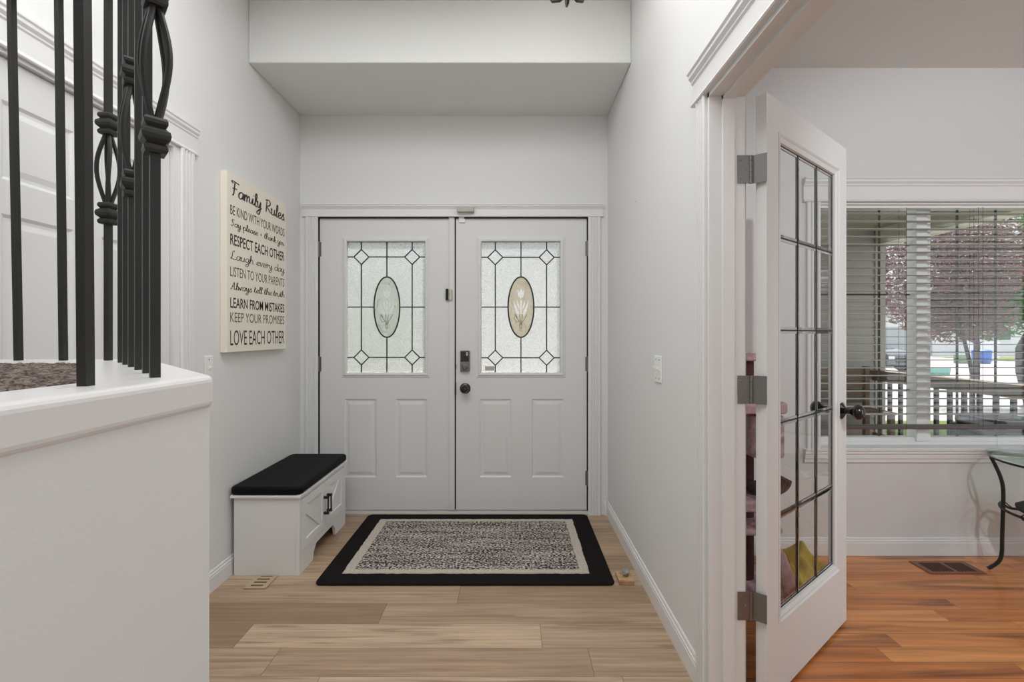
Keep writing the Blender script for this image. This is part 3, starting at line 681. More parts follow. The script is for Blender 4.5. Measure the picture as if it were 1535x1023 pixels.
# venetian blind
bl = thing('window_blind', 'open horizontal slat blind hanging in the side room window', 'blind', (0, 0, 0))
YB = YW+.038; zb = P(0, 640, YB)[1]
bm = B(); bx(bm, WX0+.012, WX1-.012, YB-.022, YB+.022, WZ1-.024, WZ1-.008); obj('headrail', bm, M['plastic'], bl)
sm = B(); a = WX0+.014; b = WX1-.014
prism(sm, [(-.024, -.0012), (-.012, .0006), (0, .0014), (.012, .0006), (.024, -.0012), (.024, .0006), (.012, .0024), (0, .0032), (-.012, .0024), (-.024, .0006)], a, b, lambda u, v, w: (w, u, v))
z = WZ1-.052; first = None; zz = []
while z > zb+.03: zz.append(z); z -= .0442
for i, z in enumerate(zz):
    if first is None: first = obj('slat', sm, M['slat'], bl); first.location = (0, YB, z)
    else:
        c = first.copy(); C.objects.link(c); c.parent = bl; c.location = (0, YB, z)
bm = B(); bx(bm, a, b, YB-.024, YB+.024, zb-.011, zb+.011); obj('bottom_rail', bm, M['slatrail'], bl, bevel=.004)
bm = B()
for px in (1353, 1460, 1466.5, 1590):
    x = P(px, 0, YB)[0]
    for yo in (-.026, .026): tube(bm, [(x, YB+yo, zb), (x, YB+yo, WZ1-.02)], .0009, 5)
obj('ladder_cord', bm, M['cord'], bl)
bm = B(); x = P(1492.5, 0, YB-.03)[0]; tube(bm, [(x, YB-.035, WZ1-.03), (x+.002, YB-.036, P(0, 690, YB-.03)[1])], .0028, 6)
obj('tilt_wand', bm, M['glass'], bl)

# ------------------------------------------------------------------ text helpers
def text_mesh(txt, shear=0.0, off=0.0):
    cu = bpy.data.curves.new('t', 'FONT'); cu.body = txt; cu.shear = shear; cu.resolution_u = 3; cu.offset = off
    o = bpy.data.objects.new('t', cu); C.objects.link(o)
    dg = bpy.context.evaluated_depsgraph_get(); me = bpy.data.meshes.new_from_object(o.evaluated_get(dg))
    bpy.data.objects.remove(o); bpy.data.curves.remove(cu); return me
def fit_text(txt, u0, u1, v0, v1, frame, name, m, parent, bold=0.0, w=0.0006):
    me = text_mesh(txt, 0, bold); bm = B(); bm.from_mesh(me); bpy.data.meshes.remove(me)
    xs = [v.co.x for v in bm.verts]; ys = [v.co.y for v in bm.verts]
    sx = (u1-u0)/(max(xs)-min(xs)); sy = (v1-v0)/(max(ys)-min(ys)); x_, y_ = min(xs), min(ys)
    bm.verts.ensure_lookup_table(); seen = set(); isl = []
    for v in bm.verts:
        if v in seen: continue
        st = [v]; seen.add(v); c = []
        while st:
            a = st.pop(); c.append(a)
            for e_ in a.link_edges:
                b_ = e_.other_vert(a)
                if b_ not in seen: seen.add(b_); st.append(b_)
        isl.append((min(q.co.x for q in c), max(q.co.x for q in c), c))
    isl.sort(key=lambda t: t[0]); gaps = []; hi = isl[0][1]
    for k in range(1, len(isl)): gaps.append((isl[k][0]-hi, k)); hi = max(hi, isl[k][1])
    cuts = sorted(k for g_, k in sorted(gaps, reverse=True)[:txt.count(' ')]); groups = []; p = 0
    for k in cuts+[len(isl)]: groups.append(isl[p:k]); p = k
    for gr in groups:
        wb_ = B(); mp = {}
        for _, _, c in gr:
            for v in c: mp[v] = wb_.verts.new(frame(u0+(v.co.x-x_)*sx, v0+(v.co.y-y_)*sy, w))
        for f in bm.faces:
            if f.verts[0] in mp: wb_.faces.new([mp[v] for v in f.verts])
        obj(name, wb_, m, parent)
    bm.free()
SG = {
 'a': (.95, [[(.8,.85),(.5,1),(.15,.7),(.1,.25),(.35,0),(.68,.3),(.8,.95),(.8,.2),(1.0,.08)]]),
 'd': (.98, [[(.8,.8),(.45,1),(.1,.6),(.15,.1),(.45,0),(.75,.4),(.88,2),(.82,.2),(1.02,.08)]]),
 'e': (.80, [[(0,.25),(.4,.45),(.68,.75),(.5,1),(.2,.8),(.1,.35),(.35,0),(.85,.25)]]),
 'g': (.95, [[(.8,.85),(.45,1),(.1,.6),(.2,.1),(.6,.2),(.8,.95),(.75,-.6),(.4,-1),(.12,-.7),(.95,.1)]]),
 'h': (.95, [[(0,.1),(.3,1.2),(.35,1.9),(.15,1.9),(.12,0),(.2,.7),(.5,1),(.7,.7),(.7,.15),(.97,.08)]]),
 'i': (.45, [[(0,.2),(.2,1),(.2,.2),(.47,.08)],[(.26,1.4),(.32,1.48)]]),
 'k': (.85, [[(0,.1),(.3,1.3),(.3,1.9),(.12,1.8),(.12,0)],[(.12,.5),(.6,.95),(.55,.6),(.2,.5),(.65,.05),(.88,.1)]]),
 'l': (.50, [[(0,.1),(.4,1.2),(.4,1.95),(.2,1.8),(.2,.3),(.33,0),(.53,.1)]]),
 'm': (1.35, [[(0,.3),(.12,1),(.12,0)],[(.12,.5),(.38,1),(.5,.7),(.5,0)],[(.5,.5),(.8,1),(.95,.7),(.95,.2),(1.38,.1)]]),
 'n': (.95, [[(0,.3),(.12,1),(.12,0)],[(.12,.5),(.45,1),(.62,.7),(.65,.15),(.97,.1)]]),
 'o': (.85, [[(.55,1),(.2,.8),(.1,.3),(.4,0),(.72,.3),(.65,.85),(.45,.95),(.9,.75)]]),
 'p': (.90, [[(0,.3),(.15,1),(.12,-1)],[(.13,.5),(.45,1),(.75,.7),(.65,.15),(.2,.1)],[(.6,.1),(.92,.1)]]),
 'r': (.70, [[(0,.3),(.15,1),(.3,.95),(.25,0)],[(.25,.5),(.45,.95),(.7,.9)]]),
 's': (.75, [[(0,.1),(.35,.9),(.5,1.05),(.45,.7),(.6,.3),(.35,0),(.05,.1)],[(.4,.02),(.78,.12)]]),
 't': (.60, [[(.05,.2),(.3,1.8),(.22,.2),(.4,0),(.62,.12)],[(0,1.15),(.6,1.25)]]),
 'u': (.95, [[(0,.6),(.12,1),(.15,.2),(.4,0),(.65,.3),(.72,1),(.72,.2),(.97,.08)]]),
 'v': (.80, [[(0,.9),(.12,1),(.35,0),(.65,.9),(.82,.85)]]),
 'w': (1.15, [[(0,.8),(.1,1),(.25,0),(.5,.8),(.7,0),(.95,.95),(1.17,.85)]]),
 'y': (.90, [[(0,.7),(.12,1),(.2,.2),(.45,.1),(.7,1),(.65,-.6),(.35,-1),(.1,-.7),(.92,.15)]]),
 'F': (1.25, [[(.35,1.75),(.1,1.9),(.3,2.05),(1.3,1.95)],[(.6,1.95),(.5,.3),(.3,0)],[(.25,1.0),(1.0,1.1)]]),
 'R': (1.35, [[(.4,1.95),(.35,0)],[(.1,1.85),(.8,2.05),(1.1,1.6),(.8,1.1),(.4,1.0),(.85,.5),(1.35,.1)]]),
 'S': (1.1, [[(.95,1.7),(.7,2),(.35,1.7),(.6,1.1),(.75,.5),(.4,0),(.05,.3)]]),
 'L': (1.15, [[(.75,1.75),(.6,2.05),(.38,1.6),(.32,.6),(.08,.1),(.3,.12),(.7,.0),(1.15,.12)]]),
 'A': (1.3, [[(0,.1),(.3,.2),(.85,2),(.9,.3),(1.05,0),(1.3,.1)],[(.3,.8),(1.05,.75)]]),
 '+': (.9, [[(.15,.7),(.75,.7)],[(.45,1.1),(.45,.3)]]), ' ': (.6, [])}
def smooth_path(p, k=5):
    if len(p) < 3: return p
    q = [p[0]]+p+[p[-1]]; out = []
    for i in range(1, len(q)-2):
        a, b, c, d = [Vector(x) for x in q[i-1:i+3]]
        for j in range(k):
            t = j/k; out.append(tuple(0.5*((2*b)+(c-a)*t+(2*a-5*b+4*c-d)*t*t+(3*b-a-3*c+d)*t**3)))
    out.append(tuple(p[-1])); return out
def script_text(txt, u0, u1, base_, xh, frame, name, m, parent, pen):
    adv = sum(SG[c][0] for c in txt); sx = (u1-u0)/adv; bm = B(); cu = 0
    for ch in txt:
        a, st = SG[ch]
        if ch == ' ': obj(name, bm, m, parent); bm = B()
        for s in st:
            pts = smooth_path([(x, y) for x, y in s]); k = len(pts)
            L = [(u0+(cu+x)*sx+y*xh*0.12, base_+y*xh) for x, y in pts]
            for i in range(k):
                p0 = Vector(L[max(i-1, 0)]); p1 = Vector(L[min(i+1, k-1)])
            va = []
            for i in range(k):
                d = (Vector(L[min(i+1, k-1)])-Vector(L[max(i-1, 0)]))
                if d.length < 1e-7: d = Vector((1, 0))
                d.normalize(); n = Vector((-d.y, d.x)); wd = pen*(0.55+0.75*abs(d.y))
                p = Vector(L[i]); va.append((bm.verts.new(frame(*(p+n*wd/2), .0006+.00002*i)), bm.verts.new(frame(*(p-n*wd/2), .0006+.00002*i))))
            for i in range(k-1): bm.faces.new([va[i][0], va[i+1][0], va[i+1][1], va[i][1]])
        cu += a
    return obj(name, bm, m, parent)

# ------------------------------------------------------------------ canvas sign
SX = -1.43; sy0, sy1 = 2.305, 2.91; sz0_, sz1_ = 1.157, 2.070
cs = thing('wall_sign', 'cream canvas wall sign with black hand lettered family rules', 'wall sign', (XL, sy0, sz0_))
bm = B(); bx(bm, 0.001, SX-XL, 0, sy1-sy0, 0, sz1_-sz0_); obj('canvas', bm, M['canvas'], cs, bevel=.002)
fr = lambda u, v, w: (SX-XL+w, u, v-sz0_)
zz_ = lambda y: CH+(VY-y)/297
ua, ub = 0.028, 0.580
script_text('Family Rules', ua, ub, zz_(290), (zz_(268)-zz_(290))/2.05, fr, 'lettering', M['ink'], cs, .0085)
fit_text('BE KIND WITH YOUR WORDS', ua, ub, zz_(320), zz_(305.5), fr, 'lettering', M['ink'], cs)
script_text('Say please + thank you', ua, ub, zz_(337), .0175, fr, 'lettering', M['ink'], cs, .0042)
fit_text('RESPECT EACH OTHER', ua, ub, zz_(366), zz_(349), fr, 'lettering', M['ink'], cs, .014)
script_text('Laugh every day', ua, ub, zz_(387), .0215, fr, 'lettering', M['ink'], cs, .0042)
fit_text('LISTEN TO YOUR PARENTS', ua, ub, zz_(413.5), zz_(398.5), fr, 'lettering', M['ink_light'], cs)
script_text('Always tell the truth', ua, ub, zz_(433), .0185, fr, 'lettering', M['ink'], cs, .0042)
fit_text('LEARN FROM MISTAKES', ua, ub, zz_(461.5), zz_(445.5), fr, 'lettering', M['ink'], cs, .014)
fit_text('KEEP YOUR PROMISES', ua, ub, zz_(483), zz_(468), fr, 'lettering', M['ink_light'], cs)
fit_text('LOVE EACH OTHER', ua, ub, zz_(518.5), zz_(495), fr, 'lettering', M['ink'], cs)
# sticker lettering on the window sticker
fs = lambda u, v, w: (u, YG+.0035-w, v)
dzk = (sz1-sz0)/10
fit_text('SECURITY', sx0+.003, sx1-.003, sz1-3.4*dzk, sz1-2.0*dzk, fs, 'sticker_text', M['ink'], stk)
fit_text('.COM', sx0+.003, sx1-.003, sz0+1.2*dzk, sz0+3*dzk, fs, 'sticker_text', M['ink'], stk)

# ------------------------------------------------------------------ shoe bench
BX0, BX1, BY0, BY1, BZ = -1.448, -1.100, 2.376, 3.032, 0.418
be = thing('storage_bench', 'white farmhouse shoe bench with black padded seat against the left wall', 'storage bench', (BX0, BY0, 0))
W_, L_ = BX1-BX0, BY1-BY0
bm = B()
bx(bm, .008, W_-.018, 0.004, .02, 0, BZ-.014); bx(bm, .008, W_-.018, L_-.02, L_-.004, 0, BZ-.014)
bx(bm, .008, .02, .02, L_-.02, .08, BZ-.014); bx(bm, .02, W_-.02, .02, L_-.02, .075, .09)
fp = [(0, 0), (.165, 0), (.178, .045), (.21, .078), (L_-.21, .078), (L_-.178, .045), (L_-.165, 0), (L_, 0), (L_, BZ-.014), (L_-.028, BZ-.014), (L_-.028, .112), (.028, .112), (.028, BZ-.014), (0, BZ-.014)]
prism(bm, fp, W_-.018, W_, lambda u, v, w: (w, u, v)); bx(bm, W_-.018, W_-.0005, .0285, L_-.0285, BZ-.032, BZ-.0145)
obj('body', bm, M['bench'], be, bevel=.0015)
bm = B(); bx(bm, -.004, W_+.010, -.010, L_+.010, BZ-.014, BZ); obj('top_board', bm, M['bench'], be, bevel=.002)
for k in range(2):
    a = .030 if k == 0 else L_/2+.002; b = L_/2-.002 if k == 0 else L_-.030; z0, z1 = .115, BZ-.034
    bm = B(); bx(bm, W_-.014, W_-.004, a, b, z0, z1)
    fwid = .045
    for q in ((a, a+fwid, z0, z1), (b-fwid, b, z0, z1), (a+fwid, b-fwid, z0, z0+fwid), (a+fwid, b-fwid, z1-fwid, z1)): bx(bm, W_-.006, W_+.003, q[0], q[1], q[2], q[3])
    i0, i1 = a+fwid, b-fwid; j0, j1 = z0+fwid, z1-fwid; t_ = .032
    if k == 0: dg_ = [(i0, j1), (i0, j1-t_*1.4), (i1-t_*.8, j0), (i1, j0), (i1, j0+t_*.6), (i0+t_*.7, j1)]
    else: dg_ = [(i1, j1), (i1-t_*.7, j1), (i0, j0+t_*.6), (i0, j0), (i0+t_*.8, j0), (i1, j1-t_*1.4)]
    prism(bm, dg_, W_-.006, W_+.001, lambda u, v, w: (w, u, v))
    dr = obj('cabinet_door', bm, M['bench'], be, bevel=.0012)
    hy = b-.020 if k == 0 else a+.020; h0, h1 = .200, .305
    bm = B(); bx(bm, W_+.024, W_+.031, hy-.005, hy+.005, h0, h1); bx(bm, W_+.002, W_+.031, hy-.007, hy+.007, h0, h0+.014); bx(bm, W_+.002, W_+.031, hy-.007, hy+.007, h1-.014, h1)
    obj('handle', bm, M['black'], dr, bevel=.001)
bm = B()
def rrect(x0, x1, y0, y1, r, n=6):
    p = []
    for cx, cy, a0 in ((x1-r, y1-r, 0), (x0+r, y1-r, PI/2), (x0+r, y0+r, PI), (x1-r, y0+r, 1.5*PI)):
        for i in range(n+1): a = a0+PI/2*i/n; p.append((cx+r*math.cos(a), cy+r*math.sin(a)))
    return p
prism(bm, rrect(-.010, W_+.012, -.012, L_+.012, .035), BZ+.001, BZ+.043)
obj('seat_cushion', bm, M['cushion'], be, bevel=.014, seg=4, smooth=True)

# ------------------------------------------------------------------ rug
rg = thing('rug', 'black bordered door rug with cream band and tweed centre before the front doors', 'rug', (0, 0, 0))
rx0, rx1, ry0, ry1 = -0.985, 0.512, 2.280, 3.163
def curl(bm, amp=.0):
    pass
bm = B(); prism(bm, rrect(rx0, rx1, ry0, ry1, .035), .001, .011); obj('border', bm, M['rugblack'], rg, bevel=.004)
def ragged(x0, x1, y0, y1, z0, z1, name, m):
    bm = B(); p = []; n = 60
    j = lambda: random.uniform(-.0025, .0025)
    for i in range(n): p.append((x0+(x1-x0)*i/n, y0+j()))
    for i in range(n//2): p.append((x1+j(), y0+(y1-y0)*i/(n//2)))
    for i in range(n): p.append((x1-(x1-x0)*i/n, y1+j()))
    for i in range(n//2): p.append((x0+j(), y1-(y1-y0)*i/(n//2)))
    prism(bm, p, z0, z1); obj(name, bm, m, rg)
ragged(-.880, .400, 2.378, 3.075, .0105, .0125, 'cream_band', M['rugcream'])
ragged(-.828, .352, 2.420, 3.035, .0120, .0142, 'woven_centre', M['weave'])

# ------------------------------------------------------------------ small floor things
bx_, _ = P(939, 0, 2.32)
wb = B(); bx(wb, .532, .606, 2.290, 2.385, .001, .022); tag(obj('wood_block', wb, M['pine'], bevel=.002), 'small knotty pine block on the floor beside the rug corner', 'wood block')
bm = B(); bmesh.ops.create_icosphere(bm, subdivisions=3, radius=.021)
for v in bm.verts:
    n = v.co.normalized(); r = 0.8+.35*math.sin(n.x*7+n.z*5)*math.cos(n.y*6+1); v.co = Vector((n.x*.019*r, n.y*.017*r, n.z*.024*r))
o = tag(obj('stone', bm, M['stone'], smooth='all'), 'small green and white pebble resting on the pine block', 'stone'); o.location = (.573, 2.335, .040)
# beige floor register by the bench
vx0, vx1 = -1.345, -1.245
fv = thing('floor_register', 'beige slotted floor vent beside the white bench', 'floor vent', (0, 0, 0))
slots = [(-1.296+.001*i, -1.232+.001*i, 2.272+.0285*i, 2.272+.0285*i+.012) for i in range(4)][:4]
slots[3] = (-1.293, -1.229, 2.3575, 2.3665)
bm = B(); leaf_mesh(bm, -1.318, -1.208, 2.252, 2.373, .004, (), slots)
for v in bm.verts: v.co = Vector((v.co.x, v.co.z, .006-v.co.y))
obj('vent_plate', bm, M['vent_beige'], fv)
bm = B(); bx(bm, -1.31, -1.215, 2.26, 2.37, .0003, .0012); obj('duct_shade', bm, M['dark'], fv)  # black sheet stands in for the shade under the slots
# brown register in the side room
vv = thing('floor_register', 'brown slotted floor vent in front of the window wall', 'floor vent', (0, 0, 0))
ya, yb = 690*1.25/(861.5-501), 690*1.25/(842.5-501)
va, vb = (1395-768)*ya/690, (1475-768)*ya/690+.02
sl = [(va+.035+.0165*i, va+.035+.0165*i+.0115, ya+.022, yb-.02) for i in range(7)]+[(va+.17+.0165*i, va+.17+.0165*i+.0115, ya+.022, yb-.02) for i in range(6)]
bm = B(); leaf_mesh(bm, va, vb, ya, yb, .002, (), sl)
for v in bm.verts: v.co = Vector((v.co.x, v.co.z, .004-v.co.y))
obj('vent_plate', bm, M['vent_brown'], vv)
bm = B(); bx(bm, va+.01, vb-.01, ya+.01, yb-.01, .0003, .0012); obj('duct_shade', bm, M['dark'], vv)  # shade below these slots, laid in as a black sheet

# ------------------------------------------------------------------ switches
def switch_plate(loc, rot, n, label):
    t = thing('light_switch', label, 'light switch', loc, rot)
    w_ = .062 if n == 1 else .098; bm = B(); bx(bm, -w_/2, w_/2, -.006, 0, -.06, .06); obj('cover_plate', bm, M['plastic'], t, bevel=.003)
    for i in range(n):
        x = (i-(n-1)/2)*.046
        bm = B(); prism(bm, [(-.006, -.011), (-.006, .011), (-.016, .008), (-.018, .002)], x-.005, x+.005, lambda u, v, w: (w, u, v)); obj('toggle', bm, M['plastic'], t, bevel=.001)
        for s in (-.042, .042):
            bm = B(); lathe(bm, [(.0035, 0), (.0028, .0012)], (x, -.006, s), 10, (0, -1, 0)); obj('screw', bm, M['nickel'], t)
switch_plate((XR, 2.075, 1.092), -PI/2, 2, 'white double toggle light switch on the right entry wall')
switch_plate((XL, 2.215, 1.085), PI/2, 1, 'white single toggle switch below the canvas sign')
bm = B(); lathe(bm, [(.003, 0), (.0025, .001), (.0012, .002)], (XR, P(0, 0, 1)[0]*0+2.46, CH+(501-301)/282), 8, (-1, 0, 0))
tag(obj('nail', bm, M['nickel']), 'tiny nail left in the right entry wall', 'nail')

# ------------------------------------------------------------------ pendant over the entry (only its lowest scrolls reach the frame)
pt = thing('pendant_light', 'black iron scroll pendant light at the top edge of the entry', 'pendant light', (0.235, 1.9, 2.624))
bm = B()
for i in range(8):
    a = 2*PI*i/8; tube(bm, [(math.cos(a)*r, math.sin(a)*r, z) for r, z in ((.02, .035), (.05, .028), (.09, .045), (.115, .09), (.11, .16), (.08, .20))], .006, 6)
tube(bm, [(.115*math.cos(2*PI*i/24), .115*math.sin(2*PI*i/24), .1) for i in range(24)], .007, 6, closed=True)
lathe(bm, [(.004, .020), (.02, .03), (.022, .04), (.006, .05)], (0, 0, 0), 12); tube(bm, [(0, 0, .05), (0, 0, .44)], .006, 8); lathe(bm, [(.05, .430), (.06, .451)], (0, 0, 0), 20)
obj('iron_cage', bm, M['black_iron'], pt)
em = bpy.data.materials.new('warm_bulb'); em.use_nodes = True; eb = em.node_tree.nodes['Principled BSDF']; eb.inputs['Emission Color'].default_value = (1, .85, .65, 1); eb.inputs['Emission Strength'].default_value = 6
bm = B(); bmesh.ops.create_uvsphere(bm, u_segments=16, v_segments=10, radius=.03); o = obj('bulb', bm, em, pt, smooth='all'); o.location = (0, 0, .13)
lamp('pendant_glow', 'POINT', (0.235, 1.9, 2.80), 2.5, (1, .93, .9), .06)

# ------------------------------------------------------------------ cat tree behind the french door
ct = thing('cat_tree', 'pink plush cat tree with dark maroon posts behind the french door', 'cat tree', (1.08, 2.22, 0))
def slab(x0, x1, y0, y1, z0, z1, m, name):
    bm = B(); prism(bm, rrect(x0, x1, y0, y1, min(.05, (x1-x0)/3, (y1-y0)/3)), z0, z1); return obj(name, bm, m, ct, bevel=.012, seg=3)
slab(-.20, .20, -.18, .20, 0.001, .05, M['pink'], 'base')
for x, y, z0, z1 in ((.07, .06, .05, 1.12), (-.12, .08, .05, .88)):
    bm = B(); lathe(bm, [(.042, z0), (.042, z1)], (x, y, 0), 20); obj('post', bm, M['maroon'], ct)
slab(.02, .13, -.02, .12, 1.12, 1.155, M['pink'], 'perch')
slab(-.18, .185, -.14, .18, .885, .935, M['pink'], 'platform')
bm = B(); prism(bm, rrect(.02, .172, -.13, .05, .04), .68, .875); obj('condo', bm, M['pink'], ct, bevel=.012)
slab(-.18, .12, -.14, .18, .44, .49, M['pink'], 'platform')
slab(-.16, .175, -.12, .18, .325, .355, M['pink'], 'platform')
bm = B(); pts = []
for i in range(13): a = PI*i/12; pts.append((.03+.10*(1-math.cos(a))*.9, -.06, .565-.06*math.sin(a)))
for k in range(5): tube(bm, [(p[0], p[1]+k*.03, p[2]) for p in pts], .020, 8)
obj('hammock', bm, M['darkfab'], ct, smooth=True)
bm = B(); tube(bm, [(.10, -.10, .30), (.135, -.12, .24), (.16, -.13, .15), (.185, -.15, .06), (.20, -.17, .035)], [.022, .03, .034, .036, .03], 12)
obj('ramp_roll', bm, M['pink'], ct, smooth=True)
# mustard fleece heap on the floor
bm = B(); n = 40
g = {}
for i in range(n+1):
    for j in range(n+1):
        u = i/n*2-1; v = j/n*2-1; x = 1.475+u*.15; y = 2.36+v*.13
        r = max(abs(u), abs(v)); e_ = max(0, 1-r**3)
        h = e_*(.085+.055*math.sin(u*4+1.3)*math.cos(v*3)+.03*math.sin(u*9+v*7)+.05*(-u*.6+.3))
        g[i, j] = bm.verts.new((x+.01*math.sin(v*9), y+.01*math.sin(u*8), max(0.003, h+.003)))
for i in range(n):
    for j in range(n): bm.faces.new([g[i, j], g[i+1, j], g[i+1, j+1], g[i, j+1]])
tag(obj('blanket', bm, M['yellow'], smooth='all'), 'crumpled mustard yellow fleece on the floor behind the french door', 'blanket')

# ------------------------------------------------------------------ glass side table
tc_ = (2.78, 2.290)
tb = thing('side_table', 'round glass side table with curved black wire legs under the window', 'side table', (*tc_, 0))
bm = B(); lathe(bm, [(.296, .606), (.300, .608), (.300, .615), (.297, .617)], (0, 0, 0), 64); obj('glass_top', bm, M['tableglass'], tb, smooth=True)
bm = B(); tube(bm, [(.285*math.cos(2*PI*i/64), .285*math.sin(2*PI*i/64), .599) for i in range(64)], .006, 8, closed=True); obj('top_ring', bm, M['black_iron'], tb, smooth=True)
for a0 in (150, 270, 30):
    a = math.radians(a0); bm = B()
    prof = smooth_path([(.287, .598), (.272, .56), (.252, .50), (.242, .44), (.242, .33), (.245, .2), (.247, .10), (.258, .055), (.285, .020), (.300, .008)], 4)
    tube(bm, [(r*math.cos(a), r*math.sin(a), z) for r, z in prof], .0085, 10); obj('leg', bm, M['black_iron'], tb, smooth=True)
bm = B()
rs = .245
tube(bm, [(rs*math.cos(2*PI*i/48), rs*math.sin(2*PI*i/48), .335-.05*max(0, -math.cos(3*(2*PI*i/48)-math.radians(90)))) for i in range(48)], .007, 8, closed=True)
for k in range(10):
    a = 2*PI*k/10
    tube(bm, smooth_path([(rs*math.cos(a), rs*math.sin(a), .325), (.19*math.cos(a+.25), .19*math.sin(a+.25), .315), (.15*math.cos(a-.1), .15*math.sin(a-.1), .31), (.08*math.cos(a+.3), .08*math.sin(a+.3), .305), (0, 0, .303)], 4), .003, 6)
obj('lower_shelf', bm, M['black_iron'], tb, smooth=True)
bm = B(); lathe(bm, [(.02, .318), (.13, .322), (.185, .335), (.19, .350), (.165, .368), (.10, .378), (.01, .38)], (0, 0, 0), 32)
for v in bm.verts: v.co.z += .004*math.sin(v.co.x*40)*math.cos(v.co.y*37)
cu_ = tag(obj('cushion', bm, M['greencush'], smooth=True), 'dark green round cushion on the side table lower shelf', 'cushion'); cu_.location = (*tc_, 0)

# ------------------------------------------------------------------ outside: porch
bm = B(); bx(bm, -2.2, 4.75, YF+.12, 6.3, -.5, -.06); bx(bm, XR2+.03, 4.75, YW+.14, YF+.12, -.5, -.06)
struct('porch_floor', bm, M['concrete'], 'pale concrete porch floor outside the window', 'porch')
bm = B(); n = 0; y = 1.0
pw = .10; x = 1.3
while x < 4.5: bx(bm, x, min(x+pw-.008, 4.5), YW+.14, 5.9, 2.52, 2.55); x += pw
bx(bm, 1.3, 4.5, YW+.14, 5.9, 2.545, 2.62)
struct('ceiling_porch', bm, M['soffit'], 'olive board ceiling of the porch outside the window', 'ceiling')
bm = B(); bx(bm, 4.40, 4.62, YW+.14, 5.9, 2.33, 2.62); struct('trim_7', bm, M['beam'], 'pale beam along the edge of the porch ceiling', 'beam')
bm = B(); z = -.06
while z < 2.52:
    prism(bm, [(0, 0), (-.016, 0), (-.002, .1), (0, .1)], 2.2, 4.42, lambda u, v, w: (w, 5.6+u, z+v)); z += .1
bx(bm, 2.2, 4.5, 5.6, 5.7, -.06, 2.54); bx(bm, 4.40, 4.52, 5.575, 5.72, -.06, 2.52); bx(bm, 2.2, 2.3, 5.7, 8, -.06, 2.6)
struct('wall_garage', bm, M['siding'], 'beige grey lap siding wall at the end of the porch')
rl = thing('porch_railing', 'porch railing with brown wooden top rail and black balusters', 'railing', (4.38, 0, 0))
bm = B(); bx(bm, -.07, .07, YW+.16, 5.57, .775, .815); bx(bm, -.03, .03, YW+.16, 5.57, .69, .775); obj('top_rail', bm, M['railwood'], rl, bevel=.006)
bm = B(); bx(bm, -.02, .02, YW+.16, 5.57, .02, .06); obj('bottom_rail', bm, M['railblack'], rl)
b0 = B(); bx(b0, -.016, .016, -.016, .016, .05, .70); y = 2.85; f0 = None
while y < 5.55:
    if f0 is None: f0 = obj('baluster', b0, M['railblack'], rl); f0.location.y = y
    else: c = f0.copy(); C.objects.link(c); c.parent = rl; c.location.y = y
    y += .1465
# brown storage bench against the garage wall
pb_ = thing('patio_bench', 'brown slatted patio bench against the siding wall on the porch', 'bench', (3.62, 5.25, -.06))
bm = B()
for i in range(5): bx(bm, -.62, .58, .18, .21, .50+i*.085, .57+i*.085)
obj('backrest', bm, M['railwood'], pb_, bevel=.004)
bm = B()
for i in range(5): bx(bm, -.62, .58, -.22+i*.08, -.15+i*.08, .42, .45)
obj('seat', bm, M['railwood'], pb_, bevel=.004)
for x in (-.6, .53):
    for y in (-.2, .16):
        bm = B(); bx(bm, x, x+.05, y, y+.05, 0, .42 if y < 0 else .93); obj('leg', bm, M['railwood'], pb_)
# black patio seat near the window
ps = thing('patio_ottoman', 'black cushioned patio seat outside below the window', 'patio seat', (3.83, 3.62, -.06))
bm = B(); prism(bm, rrect(-.22, .24, -.22, .22, .06), .10, .58); obj('base', bm, M['railblack'], ps, bevel=.02, seg=3)
bm = B(); prism(bm, rrect(-.20, .22, -.2, .2, .07), .58, .66); obj('cushion', bm, M['carpaint'], ps, bevel=.03, seg=4)
for x in (-.17, .17):
    for y in (-.17, .17):
        bm = B(); bx(bm, x-.02, x+.02, y-.02, y+.02, 0, .11); obj('leg', bm, M['railblack'], ps)

# ------------------------------------------------------------------ outside: street
GZ = -.40
bm = B(); bx(bm, -70, 140, 6.3, 160, GZ-.3, GZ); bx(bm, 4.75, 140, -10, 6.3, GZ-.3, GZ); bx(bm, -70, -2.2, 3.4, 6.3, GZ-.3, GZ)
struct('ground', bm, M['concrete'], 'pale sunlit driveway and street', 'ground')
bm = B(); bx(bm, 4.9, 16, 4.8, 8.6, GZ-.05, GZ+.03); o = tag(obj('lawn', bm, M['lawn']), 'green front lawn strip beyond the porch railing', 'lawn', kind='stuff')
bm = B(); bx(bm, 30, 60, 24, 33, GZ-.05, GZ+.03); bx(bm, -40, -2.5, 6, 14, GZ-.05, GZ+.03); o = tag(obj('lawn', bm, M['lawn']), 'distant lawn across the street', 'lawn', kind='stuff')

